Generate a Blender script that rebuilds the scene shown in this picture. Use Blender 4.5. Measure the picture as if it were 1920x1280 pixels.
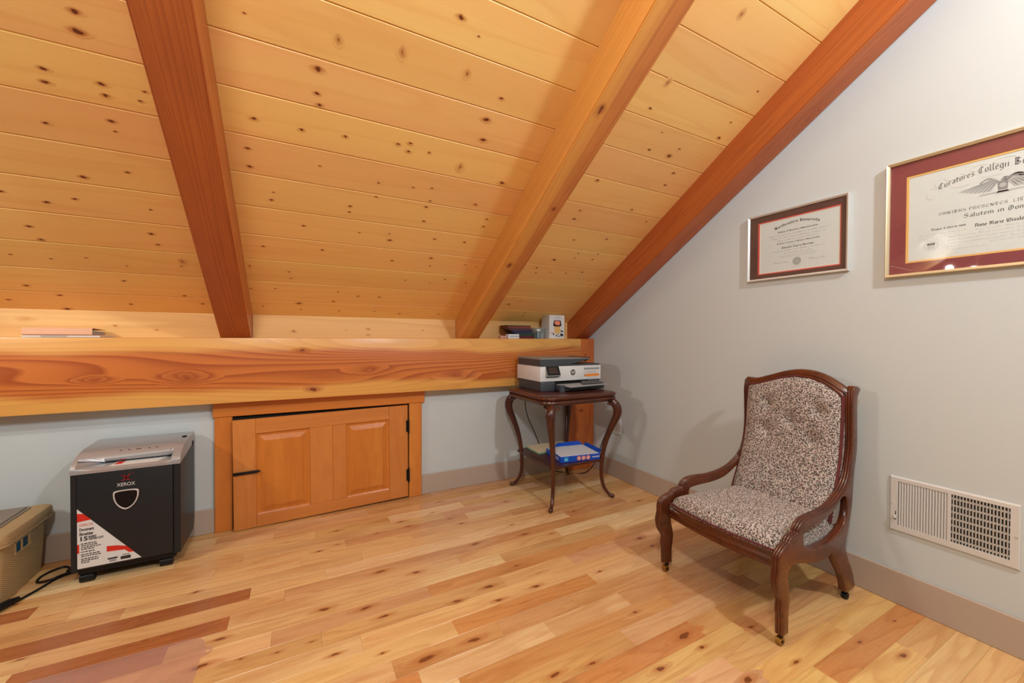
import bpy, bmesh, math, random
from mathutils import Vector, Matrix

for o in list(bpy.data.objects):
    bpy.data.objects.remove(o, do_unlink=True)
scene = bpy.context.scene
COL = scene.collection
random.seed(7)

# ---------------------------------------------------------------- camera
EYE = 1.125
yaw, pitch, roll = (math.radians(a) for a in (28.1299, -0.7301, 0.3141))
fw = Vector((math.sin(yaw) * math.cos(pitch), math.cos(yaw) * math.cos(pitch), math.sin(pitch)))
rt = Vector((math.cos(yaw), -math.sin(yaw), 0))
up = rt.cross(fw)
rt, up = rt * math.cos(roll) + up * math.sin(roll), up * math.cos(roll) - rt * math.sin(roll)
cam_data = bpy.data.cameras.new('camera')
cam_data.lens = 14.0
cam_data.sensor_width = 36.0
cam_data.clip_start = 0.02
cam = bpy.data.objects.new('camera', cam_data)
COL.objects.link(cam)
cam.matrix_world = Matrix(((rt.x, up.x, -fw.x, 0), (rt.y, up.y, -fw.y, 0), (rt.z, up.z, -fw.z, EYE), (0, 0, 0, 1)))
scene.camera = cam

# ---------------------------------------------------------------- world, lights, exposure
world = bpy.data.worlds.new('loft_daylight')
scene.world = world
world.use_nodes = True
world.node_tree.nodes['Background'].inputs[0].default_value = (0.88, 0.95, 1.0, 1)
world.node_tree.nodes['Background'].inputs[1].default_value = 0.09

def lamp(name, loc, watts, radius, color=(.88, .95, 1.0)):
    d = bpy.data.lights.new(name, 'POINT')
    d.energy = watts
    d.shadow_soft_size = radius
    d.color = color
    o = bpy.data.objects.new(name, d)
    o.location = loc
    COL.objects.link(o)
    return o
lamp('ceiling_lamp_light', (1.45, -0.75, 2.65), 104, .07)
lamp('ceiling_lamp_light', (-0.35, -0.25, 2.6), 92, .10, (1.0, .98, .95))

vs = scene.view_settings
vs.view_transform = 'Standard'
vs.look = 'None'
vs.gamma = 1.0
vs.use_curve_mapping = False
vs.exposure = 0.28
scene.cycles.use_denoising = True
scene.cycles.max_bounces = 8
scene.cycles.diffuse_bounces = 5

# ---------------------------------------------------------------- helpers
def S(r, g, b):
    f = lambda c: (c / 255 / 12.92) if c / 255 <= .04045 else ((c / 255 + .055) / 1.055) ** 2.4
    return (f(r), f(g), f(b), 1.0)

class Tree:
    def __init__(self, name):
        self.mat = bpy.data.materials.new(name)
        self.mat.use_nodes = True
        self.t = self.mat.node_tree
        self.t.nodes.clear()
        self.out = self.t.nodes.new('ShaderNodeOutputMaterial')
    def put(self, sock, v):
        if isinstance(v, bpy.types.NodeSocket):
            self.t.links.new(v, sock)
        elif v is not None:
            sock.default_value = v
    def n(self, typ, ins=None, outp=0, **props):
        nd = self.t.nodes.new('ShaderNode' + typ)
        for k, v in props.items():
            setattr(nd, k, v)
        for k, v in (ins or {}).items():
            self.put(nd.inputs[k], v)
        return nd.outputs[outp]
    def math(self, op, a, b=None, c=None, clamp=False):
        return self.n('Math', {0: a, 1: b, 2: c}, operation=op, use_clamp=clamp)
    def mix(self, f, a, b, blend='MIX'):
        return self.n('Mix', {0: f, 6: a, 7: b}, 2, data_type='RGBA', blend_type=blend, clamp_factor=True)
    def ramp(self, f, stops):
        nd = self.t.nodes.new('ShaderNodeValToRGB')
        e = nd.color_ramp.elements
        while len(e) > 1:
            e.remove(e[0])
        for i, (p, c) in enumerate(stops):
            x = e[0] if i == 0 else e.new(p)
            x.position = p
            x.color = c if hasattr(c, '__len__') else (c, c, c, 1)
        self.put(nd.inputs[0], f)
        return nd.outputs[0]
    def coord(self, scale=(1, 1, 1), kind='Object', off=None):
        tc = self.t.nodes.new('ShaderNodeTexCoord').outputs[kind]
        return self.n('Mapping', {0: tc, 1: off, 3: scale})
    def noise(self, vec, scale, detail=3.0, rough=.5, w=None, outp=0):
        if w is None:
            return self.n('TexNoise', {'Vector': vec, 'Scale': scale, 'Detail': detail, 'Roughness': rough}, outp)
        return self.n('TexNoise', {'Vector': vec, 'W': w, 'Scale': scale, 'Detail': detail, 'Roughness': rough}, outp, noise_dimensions='4D')
    def bump(self, h, strength=.3, dist=.002):
        return self.n('Bump', {'Strength': strength, 'Distance': dist, 'Height': h})
    def bsdf(self, **kw):
        nd = self.t.nodes.new('ShaderNodeBsdfPrincipled')
        for k, v in kw.items():
            self.put(nd.inputs[k.replace('_', ' ')], v)
        self.t.links.new(nd.outputs[0], self.out.inputs[0])
        return self.mat

def plain(name, col, rough=.5, metal=0.0, var=.06, scale=30, bump=.0, coat=0.0, spec=.5):
    T = Tree(name)
    nz = T.noise(T.coord(), scale, 3)
    f = T.math('MULTIPLY', nz, var * 2)
    c = T.mix(f, col, tuple(x * .72 for x in col[:3]) + (1,))
    kw = dict(Base_Color=c, Roughness=rough, Metallic=metal, Coat_Weight=coat, Coat_Roughness=.15, Specular_IOR_Level=spec)
    if bump:
        kw['Normal'] = T.bump(nz, bump, .001)
    return T.bsdf(**kw)

def wood(name, base, line, pale=None, stretch=(1, 9, 9), rings=9.0, ring_amt=.5, fibre=.35, rough=.35, coat=.0,
         knot_dark=S(70, 34, 18), knot_mid=S(150, 80, 35), tint=False, noise_scale=1.0, sap=None, across=0.0, axis=1, sharp=.55, detail=2.5, knot_ring=.35, cloud=0.0):
    """Plain-sawn timber: ring contours of a stretched height field, fine fibre, knots from the 'knot' mesh attribute."""
    T = Tree(name)
    rnd = T.n('ObjectInfo', outp=5)
    w = T.math('MULTIPLY', rnd, 37.0)
    co = T.coord(stretch)
    knot = T.n('Attribute', outp=2, attribute_name='knot')
    field = T.noise(co, noise_scale, detail, .45, w)
    if across:
        sep = T.n('SeparateXYZ', {0: T.coord()}, axis)
        field = T.math('ADD', field, T.math('MULTIPLY', sep, across))
    field = T.math('ADD', field, T.math('MULTIPLY', knot, knot_ring))
    ph = T.math('FRACT', T.math('MULTIPLY', field, rings))
    ln = T.ramp(ph, [(0, .0), (sharp, .25), (.9, 1.0), (1.0, 0.0)])
    fib = T.noise(T.coord(tuple(s * (1.2 if i else .6) for i, s in enumerate((3 * stretch[0], 14 * stretch[1], 14 * stretch[2])))), 1.0, 3, .6, w)
    fib = T.ramp(fib, [(.35, 0), (.65, 1)])
    base_s = T.n('ObjectInfo', outp=1) if tint else base
    if tint:
        line_s = T.mix(1.0, base_s, line, 'MULTIPLY')
    else:
        line_s = line
    big = T.noise(T.coord(tuple(s * .5 for s in stretch)), 1.0, 2, .5, T.math('ADD', w, 5.0))
    big = T.ramp(big, [(.35, 0), (.68, 1)])
    pale_s = pale if pale else base_s
    if tint:
        pale_s = T.mix(.3, base_s, pale if pale else (1, 1, 1, 1), 'OVERLAY')
    c = T.mix(big, base_s, pale_s)
    if cloud:
        cl = T.noise(T.coord((1.6, 7, 7)), 1.0, 3, .55, T.math('ADD', w, 11.0))
        c = T.mix(T.math('MULTIPLY', T.ramp(cl, [(.52, 0), (.70, 1)]), cloud), c, line_s)
    c = T.mix(T.math('MULTIPLY', ln, ring_amt), c, line_s)
    c = T.mix(T.math('MULTIPLY', fib, fibre), c, T.mix(.6, c, line_s))
    if sap:
        col_s, z0, z1, ax, mode, wamp = sap
        zz = T.n('SeparateXYZ', {0: T.coord()}, ax)
        wob = T.noise(T.coord((.9, .5, .5)), 1.3, 2, .4)
        zz = T.math('ADD', zz, T.math('MULTIPLY', T.math('SUBTRACT', wob, .5), wamp))
        m = T.n('MapRange', {0: T.math('ABSOLUTE', zz) if mode == 'ABSOLUTE' else T.math('MULTIPLY', zz, -1.0), 1: z0, 2: z1}, 0, interpolation_type='SMOOTHSTEP')
        sl = T.mix(T.math('MULTIPLY', ln, .3), col_s, T.mix(.5, col_s, line_s))
        c = T.mix(m, c, sl)
    kn = T.math('ADD', knot, T.math('MULTIPLY', T.math('SUBTRACT', T.noise(T.coord((60, 90, 90)), 1, 2), .5), T.math('MULTIPLY', knot, .6)))
    c = T.mix(T.ramp(kn, [(.02, 0), (.5, .75), (.6, 1)]), c, knot_mid)
    c = T.mix(T.ramp(kn, [(.5, 0), (.64, .95), (.8, .8), (.95, 1.0)]), c, knot_dark)
    r = T.math('ADD', T.math('MULTIPLY', fib, .08), rough)
    return T.bsdf(Base_Color=c, Roughness=r, Coat_Weight=coat, Coat_Roughness=.2,
                  Normal=T.bump(T.math('ADD', fib, ln), .06, .001))

# --- mesh builders -------------------------------------------------
def B():
    return bmesh.new()
def box(bm, x0, x1, y0, y1, z0, z1, bev=0.0, seg=2, M=None):
    r = bmesh.ops.create_cube(bm, size=1)
    vs_ = r['verts']
    bmesh.ops.scale(bm, vec=(x1 - x0, y1 - y0, z1 - z0), verts=vs_)
    bmesh.ops.translate(bm, vec=((x0 + x1) / 2, (y0 + y1) / 2, (z0 + z1) / 2), verts=vs_)
    if bev:
        es = list({e for v in vs_ for e in v.link_edges})
        rr = bmesh.ops.bevel(bm, geom=es, offset=bev, segments=seg, profile=.5, affect='EDGES', clamp_overlap=True)
        vs_ = list({v for f in rr['faces'] for v in f.verts} | {v for v in vs_ if v.is_valid})
    if M is not None:
        bmesh.ops.transform(bm, matrix=M, verts=[v for v in vs_ if v.is_valid])
    return bm
def cyl(bm, p0, p1, r0, r1=None, seg=16):
    r1 = r0 if r1 is None else r1
    return tube(bm, [p0, p1], [r0, r1], seg)
def tube(bm, path, radii, seg=12, caps=True, squash=None):
    path = [Vector(p) for p in path]
    if not hasattr(radii, '__len__'):
        radii = [radii] * len(path)
    rings = []
    ref = None
    for i, p in enumerate(path):
        a = path[max(i - 1, 0)]
        b = path[min(i + 1, len(path) - 1)]
        t = (b - a).normalized()
        if ref is None:
            ref = Vector((0, 0, 1)) if abs(t.z) < .9 else Vector((1, 0, 0))
        u = (ref - t * ref.dot(t)).normalized()
        ref = u
        v = t.cross(u)
        rr = radii[i]
        ru, rv = (rr, rr) if not hasattr(rr, '__len__') else rr
        rings.append([bm.verts.new(p + u * (ru * math.cos(2 * math.pi * k / seg)) + v * (rv * math.sin(2 * math.pi * k / seg))) for k in range(seg)])
    for a, b in zip(rings, rings[1:]):
        for k in range(seg):
            bm.faces.new((a[k], a[(k + 1) % seg], b[(k + 1) % seg], b[k]))
    if caps:
        bm.faces.new(rings[0][::-1])
        bm.faces.new(rings[-1])
    return bm
def loft(bm, rings, caps=True, close=True):
    R = [[bm.verts.new(p) for p in r] for r in rings]
    n = len(R[0])
    for a, b in zip(R, R[1:]):
        for k in range(n if close else n - 1):
            bm.faces.new((a[k], a[(k + 1) % n], b[(k + 1) % n], b[k]))
    if caps and close:
        bm.faces.new(R[0][::-1])
        bm.faces.new(R[-1])
    return bm
def grid(bm, fn, nu, nv):
    V = [[bm.verts.new(fn(i / nu, j / nv)) for j in range(nv + 1)] for i in range(nu + 1)]
    for i in range(nu):
        for j in range(nv):
            bm.faces.new((V[i][j], V[i + 1][j], V[i + 1][j + 1], V[i][j + 1]))
    return V
def ball(bm, c, r, seg=12):
    rr = bmesh.ops.create_uvsphere(bm, u_segments=seg, v_segments=max(6, seg // 2), radius=1)
    r = r if hasattr(r, '__len__') else (r, r, r)
    bmesh.ops.scale(bm, vec=r, verts=rr['verts'])
    bmesh.ops.translate(bm, vec=c, verts=rr['verts'])
    return bm
def smooth_path(pts, n=6, closed=False):
    """Catmull-Rom through the points."""
    P = [Vector(p) for p in pts]
    out = []
    N = len(P)
    for i in range(N if closed else N - 1):
        if closed:
            a, b, c, d = P[i - 1], P[i], P[(i + 1) % N], P[(i + 2) % N]
        else:
            a, b, c, d = P[max(i - 1, 0)], P[i], P[i + 1], P[min(i + 2, N - 1)]
        for k in range(n):
            t = k / n
            out.append(.5 * ((2 * b) + (c - a) * t + (2 * a - 5 * b + 4 * c - d) * t * t + (3 * b - a - 3 * c + d) * t ** 3))
    if not closed:
        out.append(P[-1])
    return out
def plate(outline, holes=(), depth=.01, bevel=0.0, res=2):
    """A flat shape with holes, extruded +-depth/2 along local z and bevelled, as a mesh in (x, y, z)."""
    cu = bpy.data.curves.new('tmp', 'CURVE')
    cu.dimensions = '2D'
    cu.fill_mode = 'BOTH'
    cu.extrude = depth / 2 - bevel
    cu.bevel_depth = bevel
    cu.bevel_resolution = res
    cu.offset = -bevel
    for L in (outline,) + tuple(holes):
        sp = cu.splines.new('POLY')
        sp.points.add(len(L) - 1)
        for p, q in zip(sp.points, L):
            p.co = (q[0], q[1], 0, 1)
        sp.use_cyclic_u = True
    ob = bpy.data.objects.new('tmp', cu)
    COL.objects.link(ob)
    dg = bpy.context.evaluated_depsgraph_get()
    me = bpy.data.meshes.new_from_object(ob.evaluated_get(dg))
    bpy.data.objects.remove(ob)
    bm = bmesh.new()
    bm.from_mesh(me)
    bpy.data.meshes.remove(me)
    bmesh.ops.remove_doubles(bm, verts=bm.verts, dist=1e-6)
    return bm
def letters(text, size, M, shear=0.0, width=None, offset=0.0, align='LEFT'):
    """Built-in typeface as a flat mesh; M maps (x right, y up) to the world."""
    cu = bpy.data.curves.new('tmp', 'FONT')
    cu.body = text
    cu.size = size
    cu.shear = shear
    cu.offset = offset
    cu.resolution_u = 3
    cu.align_x = align
    ob = bpy.data.objects.new('tmp', cu)
    COL.objects.link(ob)
    dg = bpy.context.evaluated_depsgraph_get()
    me = bpy.data.meshes.new_from_object(ob.evaluated_get(dg))
    bpy.data.objects.remove(ob)
    bm = bmesh.new()
    bm.from_mesh(me)
    bpy.data.meshes.remove(me)
    if width:
        xs = [v.co.x for v in bm.verts]
        k = width / max(max(xs) - min(xs), 1e-6)
        bmesh.ops.scale(bm, vec=(k, 1, 1), verts=bm.verts)
    bmesh.ops.transform(bm, matrix=M, verts=bm.verts)
    return bm

def origin_of(o):
    return Vector(o['_o']) if '_o' in o else o.location.copy()
def thing(name, label, cat, loc=(0, 0, 0), group=None, kind=None):
    o = bpy.data.objects.new(name, None)
    o.empty_display_size = .05
    COL.objects.link(o)
    o.location = loc
    o['_o'] = tuple(loc)
    tag(o, label, cat, group, kind)
    return o
def tag(o, label=None, cat=None, group=None, kind=None):
    if label: o['label'] = label
    if cat: o['category'] = cat
    if group: o['group'] = group
    if kind: o['kind'] = kind
    return o
def obj(name, bm, mat, parent=None, origin=None, smooth=False, angle=40):
    """Link one mesh whose vertices are given in world coordinates."""
    if isinstance(mat, str):
        mat = M_[mat]
    bmesh.ops.recalc_face_normals(bm, faces=bm.faces)
    base = origin_of(parent) if parent else Vector((0, 0, 0))
    org = Vector(origin) if origin is not None else (base if parent else Vector((0, 0, 0)))
    bmesh.ops.translate(bm, vec=-org, verts=bm.verts)
    me = bpy.data.meshes.new(name)
    bm.to_mesh(me)
    bm.free()
    me.materials.append(mat)
    if smooth:
        me.polygons.foreach_set('use_smooth', [True] * len(me.polygons))
        me.set_sharp_from_angle(angle=math.radians(angle))
    o = bpy.data.objects.new(name, me)
    COL.objects.link(o)
    o['_o'] = tuple(org)
    if parent:
        o.parent = parent
    o.location = org - base
    return o
def add_knots(bm, knots, place, seg=14, lift=(0, 0, 0)):
    """Ellipse fans laid on a board; their centre carries knot = 1, their rim 0."""
    lay = bm.verts.layers.float.get('knot') or bm.verts.layers.float.new('knot')
    flat_ = place
    for i_, (a, b, ra, rb, amp) in enumerate(knots):
        place = lambda p, q: Vector(flat_(p, q)) + Vector(lift) * i_
        c = bm.verts.new(place(a, b))
        c[lay] = amp
        ph = random.random() * 6
        rim1, rim2 = [], []
        for k in range(seg):
            t = 2 * math.pi * k / seg
            wob = 1 + .18 * math.sin(2 * t + ph) + .1 * math.sin(3 * t + 2 * ph)
            v = bm.verts.new(place(a + .38 * ra * wob * math.cos(t), b + .45 * rb * wob * math.sin(t)))
            v[lay] = .55 * amp
            rim1.append(v)
            v = bm.verts.new(place(a + ra * math.cos(t) * (1 + .8 * max(0, abs(math.cos(t)) - .6)), b + rb * math.sin(t)))
            v[lay] = 0
            rim2.append(v)
        for k in range(seg):
            j = (k + 1) % seg
            bm.faces.new((c, rim1[k], rim1[j]))
            bm.faces.new((rim1[k], rim2[k], rim2[j], rim1[j]))

# ---------------------------------------------------------------- materials
M_ = {}
M_['wall'] = plain('painted_plaster', (.54, .595, .605, 1), .75, var=.02, scale=3, bump=.05)
M_['baseboard'] = plain('taupe_baseboard_paint', S(178, 162, 148), .5, var=.02)
M_['dark_gap'] = plain('dark_void', (.01, .008, .006, 1), .9)
M_['pine'] = wood('knotty_pine', S(230, 170, 92), (.86, .68, .46, 1), (1, .92, .72, 1), (.45, 7, 7), 6, .25, .18, .38, .0,
                  knot_dark=S(92, 40, 18), knot_mid=S(176, 98, 42), tint=True, across=.6, sharp=.7)
M_['frieze'] = wood('pale_pine', S(240, 190, 115), S(205, 140, 70), S(248, 208, 140), (.5, 6, 6), 5, .3, .25, .35,
                    knot_dark=S(170, 95, 40), knot_mid=S(214, 150, 80), axis=2, across=.8)
M_['fir_beam'] = wood('fir_heartwood_beam', S(206, 118, 54), S(150, 62, 30), S(216, 132, 62), (.36, 3.2, 3.2), 34, .75, .2, .3, .15,
                      knot_dark=S(105, 45, 22), knot_mid=S(158, 78, 38), axis=2, across=.55, sap=(S(230, 170, 88), .082, .128, 2, 'ABSOLUTE', .16), sharp=.45, detail=1.2, knot_ring=.16)
M_['fir_rafter'] = wood('fir_rafter', S(180, 94, 42), S(136, 60, 28), S(194, 110, 52), (7, .22, 7), 26, .42, .4, .34, .1,
                        knot_dark=S(110, 48, 22), knot_mid=S(160, 80, 36), axis=0, across=3.0, sharp=.4)
M_['fir_rafter_pale'] = wood('fir_rafter_sapwood', S(196, 110, 48), S(150, 70, 32), S(222, 158, 84), (5, .25, 5), 20, .42, .4, .34, .1,
                        knot_dark=S(110, 48, 22), knot_mid=S(160, 84, 40), axis=0, across=2.0, sharp=.4, sap=(S(224, 160, 80), -.012, .03, 0, 'NEGATE', .05))
M_['fir_post'] = wood('fir_post', S(190, 100, 44), S(150, 64, 26), S(205, 116, 52), (5, 5, .5), 7, .4, .4, .35, .1,
                      knot_dark=S(110, 48, 22), knot_mid=S(160, 80, 36), axis=0, across=1.5)
M_['door_h'] = wood('fir_door_rail', S(206, 128, 58), S(176, 96, 38), S(214, 140, 72), (.5, 12, 12), 5, .22, .35, .35, .1, axis=2)
M_['door_v'] = wood('fir_door_stile', S(204, 126, 56), S(176, 94, 36), S(212, 136, 66), (12, 12, .5), 5, .22, .4, .35, .1, axis=0)
M_['door_p'] = wood('fir_door_panel', S(206, 122, 44), S(178, 92, 28), S(214, 134, 54), (14, 14, .6), 5, .25, .45, .33, .1, axis=0)
M_['casing_v'] = wood('fir_casing_upright', S(204, 116, 42), S(170, 84, 26), S(220, 140, 58), (10, 10, .5), 5, .25, .4, .35, .1, axis=0)
M_['casing_h'] = wood('fir_casing_head', S(208, 122, 44), S(176, 92, 30), S(216, 132, 54), (.5, 12, 12), 5, .22, .4, .35, .1, axis=2)
M_['floor'] = wood('hardwood_floor', S(215, 165, 105), (.74, .54, .40, 1), (1, .92, .8, 1), (.9, 8, 8), 10, .45, .3, .24, .15,
                   knot_dark=S(112, 62, 32), knot_mid=S(176, 112, 62), tint=True, sharp=.6, cloud=.75)
M_['mahogany'] = wood('dark_mahogany', S(74, 31, 16), S(34, 13, 8), S(92, 42, 20), (6, 6, 1.2), 8, .45, .5, .28, .2)
M_['walnut'] = wood('polished_walnut', S(82, 34, 13), S(36, 13, 7), S(108, 50, 18), (5, 5, 1.5), 8, .45, .5, .26, .25)
M_['black_iron'] = plain('black_iron', (.012, .012, .013, 1), .45, .6)
M_['brass'] = plain('aged_brass', S(170, 135, 70), .35, .9, .2)
M_['black_plastic'] = plain('black_plastic', (.006, .006, .007, 1), .45, spec=.3)
M_['charcoal'] = plain('charcoal_plastic', (.017, .0175, .019, 1), .42, var=.04, spec=.3)
M_['dark_side'] = plain('dark_grey_body', (.009, .009, .010, 1), .36, var=.04, spec=.35)
M_['silver'] = plain('silver_paint', (.42, .43, .45, 1), .3, .45, .03)
M_['silver_dull'] = plain('silver_paint_matt', (.34, .34, .34, 1), .45, .3, .03)
M_['chrome'] = plain('chrome', (.72, .73, .75, 1), .2, .5, .02)
M_['white_plastic'] = plain('white_plastic', (.72, .72, .71, 1), .4, var=.02)
M_['grey_plastic'] = plain('slate_grey_plastic', (.055, .062, .074, 1), .45, var=.04)
M_['lid_grey'] = plain('lid_grey_plastic', (.24, .24, .24, 1), .38, var=.04)
M_['tray_grey'] = plain('tray_grey_plastic', (.34, .35, .36, 1), .4, var=.04)
M_['screen'] = plain('dim_touchscreen', (.05, .026, .018, 1), .12, var=.3)
M_['black_glass'] = plain('black_window', (.004, .004, .005, 1), .15, spec=.3)
M_['label_white'] = plain('label_paper', (.68, .67, .65, 1), .5, var=.02)
M_['label_grey'] = plain('label_grey_print', (.30, .30, .31, 1), .5)
M_['ink'] = plain('black_ink', (.02, .02, .02, 1), .6)
M_['ink_grey'] = plain('grey_ink', (.22, .24, .24, 1), .6)
M_['ink_pale'] = plain('pale_grey_ink', (.42, .45, .45, 1), .6)
M_['red_print'] = plain('red_print', S(205, 40, 24), .45)
M_['dark_red_print'] = plain('dark_red_print', S(120, 22, 26), .4)
M_['orange_print'] = plain('orange_print', S(236, 140, 48), .5)
M_['white_print'] = plain('white_print', (.7, .7, .7, 1), .5)
M_['cyan_print'] = plain('cyan_print', S(50, 180, 225), .5)
M_['coral_print'] = plain('coral_print', S(240, 140, 110), .5)
M_['ream_blue'] = plain('blue_carton', S(18, 78, 190), .4, var=.04)
M_['paper'] = plain('white_paper', (.66, .67, .72, 1), .7, var=.02)
M_['manila'] = plain('manila_paper', S(214, 194, 160), .7, var=.04)
M_['mint'] = plain('mint_paper', S(150, 200, 165), .7, var=.04)
M_['pink_binder'] = plain('pink_binder_cloth', S(240, 186, 150), .6, var=.12, scale=14)
M_['diploma'] = plain('diploma_paper', (.59, .66, .655, 1), .7, var=.02)
M_['mat_brown'] = plain('brown_mount_board', S(86, 60, 52), .6, var=.05)
M_['mat_red'] = plain('red_mount_line', S(200, 84, 84), .6)
M_['mat_cream'] = plain('cream_bevel', S(236, 222, 196), .6)
M_['mat_burgundy'] = plain('burgundy_mount_board', S(126, 54, 58), .55, var=.06, scale=5)
M_['mat_gold'] = plain('gold_mount_line', S(226, 180, 104), .5)
M_['frame_silver'] = plain('silver_frame_metal', (.70, .70, .68, 1), .3, .35, .03)
M_['frame_gold'] = plain('champagne_frame_metal', S(214, 198, 162), .3, .35, .05)
M_['vent'] = plain('white_enamel', (.60, .60, .59, 1), .42, var=.02)
M_['gimp'] = plain('burgundy_braid', S(92, 34, 34), .75, var=.3, scale=160, bump=.6)

def glass_mat():
    T = Tree('picture_glass')
    fr = T.n('Fresnel', {0: 1.45})
    tr = T.n('BsdfTransparent', {0: (1, 1, 1, 1)})
    gl = T.n('BsdfGlossy', {0: (1, 1, 1, 1), 'Roughness': .015})
    fr = T.math('MULTIPLY', fr, T.math('SUBTRACT', 1.0, T.n('NewGeometry', outp=6)))
    mx = T.n('MixShader', {0: fr, 1: tr, 2: gl})
    T.t.links.new(mx, T.out.inputs[0])
    return T.mat
M_['glass'] = glass_mat()
def film_mat(name, tint, cloud, rough=.25, body=.25):
    T = Tree(name)
    nz = T.noise(T.coord(), 6, 2)
    tr = T.n('BsdfTransparent', {0: tint})
    df = T.n('BsdfDiffuse', {0: cloud})
    m1 = T.n('MixShader', {0: T.math('ADD', T.math('MULTIPLY', nz, .06), body), 1: tr, 2: df})
    gl = T.n('BsdfGlossy', {0: (1, 1, 1, 1), 'Roughness': rough})
    mx = T.n('MixShader', {0: T.math('MULTIPLY', T.n('Fresnel', {0: 1.45}), T.math('SUBTRACT', .9, T.math('MULTIPLY', T.n('NewGeometry', outp=6), .9))), 1: m1, 2: gl})
    T.t.links.new(mx, T.out.inputs[0])
    return T.mat
M_['vinyl_mat'] = film_mat('clear_vinyl', (.965, .915, .895, 1), (.74, .56, .50, 1), .3, .12)
M_['clear_tub'] = film_mat('clear_plastic', (.90, .92, .92, 1), (.45, .50, .50, 1), .15, .22)
M_['blue_vial'] = film_mat('blue_tinted_plastic', (.35, .55, .65, 1), (.10, .22, .28, 1), .1, .5)

def fabric_mat():
    T = Tree('leaf_print_upholstery')
    warp = T.n('VectorMath', {0: T.noise(T.coord(), 190, 2, .5, None, 1), 1: (.004, .004, .004)}, operation='MULTIPLY')
    c = T.mix(T.noise(T.coord(), 9, 2), S(198, 190, 184), S(184, 175, 168))
    vein = T.noise(T.coord(), 210, 1)
    c = T.mix(T.math('MULTIPLY', T.ramp(vein, [(.46, 0), (.5, 1), (.54, 0)]), .5), c, S(112, 92, 82))
    for rot, scl, sc_, thr in (((.6, .5, .3), (1, 1, .45), 190, .345), ((-.7, -.4, .9), (1, .45, 1), 180, .345), ((.2, 1.1, -.8), (.45, 1, .9), 180, .275)):
        tc = T.t.nodes.new('ShaderNodeTexCoord').outputs['Object']
        co = T.n('VectorMath', {0: tc, 1: warp}, operation='ADD')
        co = T.n('Mapping', {0: co, 2: rot})
        co = T.n('Mapping', {0: co, 3: scl})
        vo = T.t.nodes.new('ShaderNodeTexVoronoi')
        T.put(vo.inputs['Vector'], co)
        vo.inputs['Scale'].default_value = sc_
        leaf = T.ramp(vo.outputs['Distance'], [(thr, 1), (thr + .07, 0)])
        pick = T.n('SeparateColor', {0: vo.outputs['Color']}, 0)
        lc = T.mix(T.ramp(pick, [(.93, 0), (.95, 1)]), S(70, 54, 47), S(122, 54, 50))
        lc = T.mix(T.ramp(pick, [(.3, 1), (.32, 0)]), lc, S(62, 60, 56))
        c = T.mix(leaf, c, lc)
    weave = T.noise(T.coord(), 900, 1)
    return T.bsdf(Base_Color=c, Roughness=.9, Sheen_Weight=.15, Normal=T.bump(weave, .25, .0006))
M_['fabric'] = fabric_mat()
def wicker_mat():
    T = Tree('woven_wicker')
    x, y, z = (T.n('SeparateXYZ', {0: T.coord()}, k) for k in range(3))
    s = T.math('ADD', x, y)
    wig = T.math('MULTIPLY', T.noise(T.coord(), 30, 2), .004)
    a = T.math('SINE', T.math('MULTIPLY', T.math('ADD', s, wig), 2 * math.pi / .016))
    nz_ = T.n('SeparateXYZ', {0: T.n('NewGeometry', outp=1)}, 2)
    top_ = T.math('GREATER_THAN', nz_, .7)
    zz = T.math('ADD', T.math('MULTIPLY', z, T.math('SUBTRACT', 1.0, top_)), T.math('MULTIPLY', T.math('SUBTRACT', x, y), top_))
    b = T.math('SINE', T.math('MULTIPLY', T.math('ADD', zz, wig), 2 * math.pi / .0085))
    weave = T.math('MULTIPLY', a, b)
    h = T.math('ADD', T.math('MULTIPLY', weave, .5), .5)
    rib = T.math('MULTIPLY', T.math('ABSOLUTE', b), .5)
    hh = T.math('ADD', h, rib)
    c = T.ramp(T.math('MULTIPLY', hh, .66), [(.0, S(70, 48, 26)), (.3, S(160, 128, 82)), (.85, S(222, 198, 150))])
    c = T.mix(T.math('MULTIPLY', T.noise(T.coord((3, 3, 30)), 4, 3), .35), c, S(168, 132, 82))
    return T.bsdf(Base_Color=c, Roughness=.6, Normal=T.bump(hh, .9, .003))
M_['wicker'] = wicker_mat()
M_['teal'] = plain('teal_lining', S(20, 74, 100), .7)
M_['folder_grey'] = plain('grey_folder', S(130, 120, 108), .5, var=.04)
def bulb_mat():
    T = Tree('lit_bulb')
    e = T.n('Emission', {0: (1, .95, .88, 1), 1: 45.0})
    T.t.links.new(e, T.out.inputs[0])
    return T.mat
M_['bulb'] = bulb_mat()

# ---------------------------------------------------------------- room shell
WX = 2.247            # right wall face
WY = 2.790            # knee wall face
X0 = -2.7             # how far the room runs to the left
YB = -2.4             # and behind the camera
BZ0, BZ1 = .745, 1.108   # big wall beam
BY = 2.695
FY = 2.89             # frieze board plane
RM = .633             # roof pitch: rafter undersides z = RZ - RM * y, boards RC higher
RZ, RC = 2.864, .2146
def roof_z(y, c=RC):
    return RZ + c - RM * y

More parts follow.
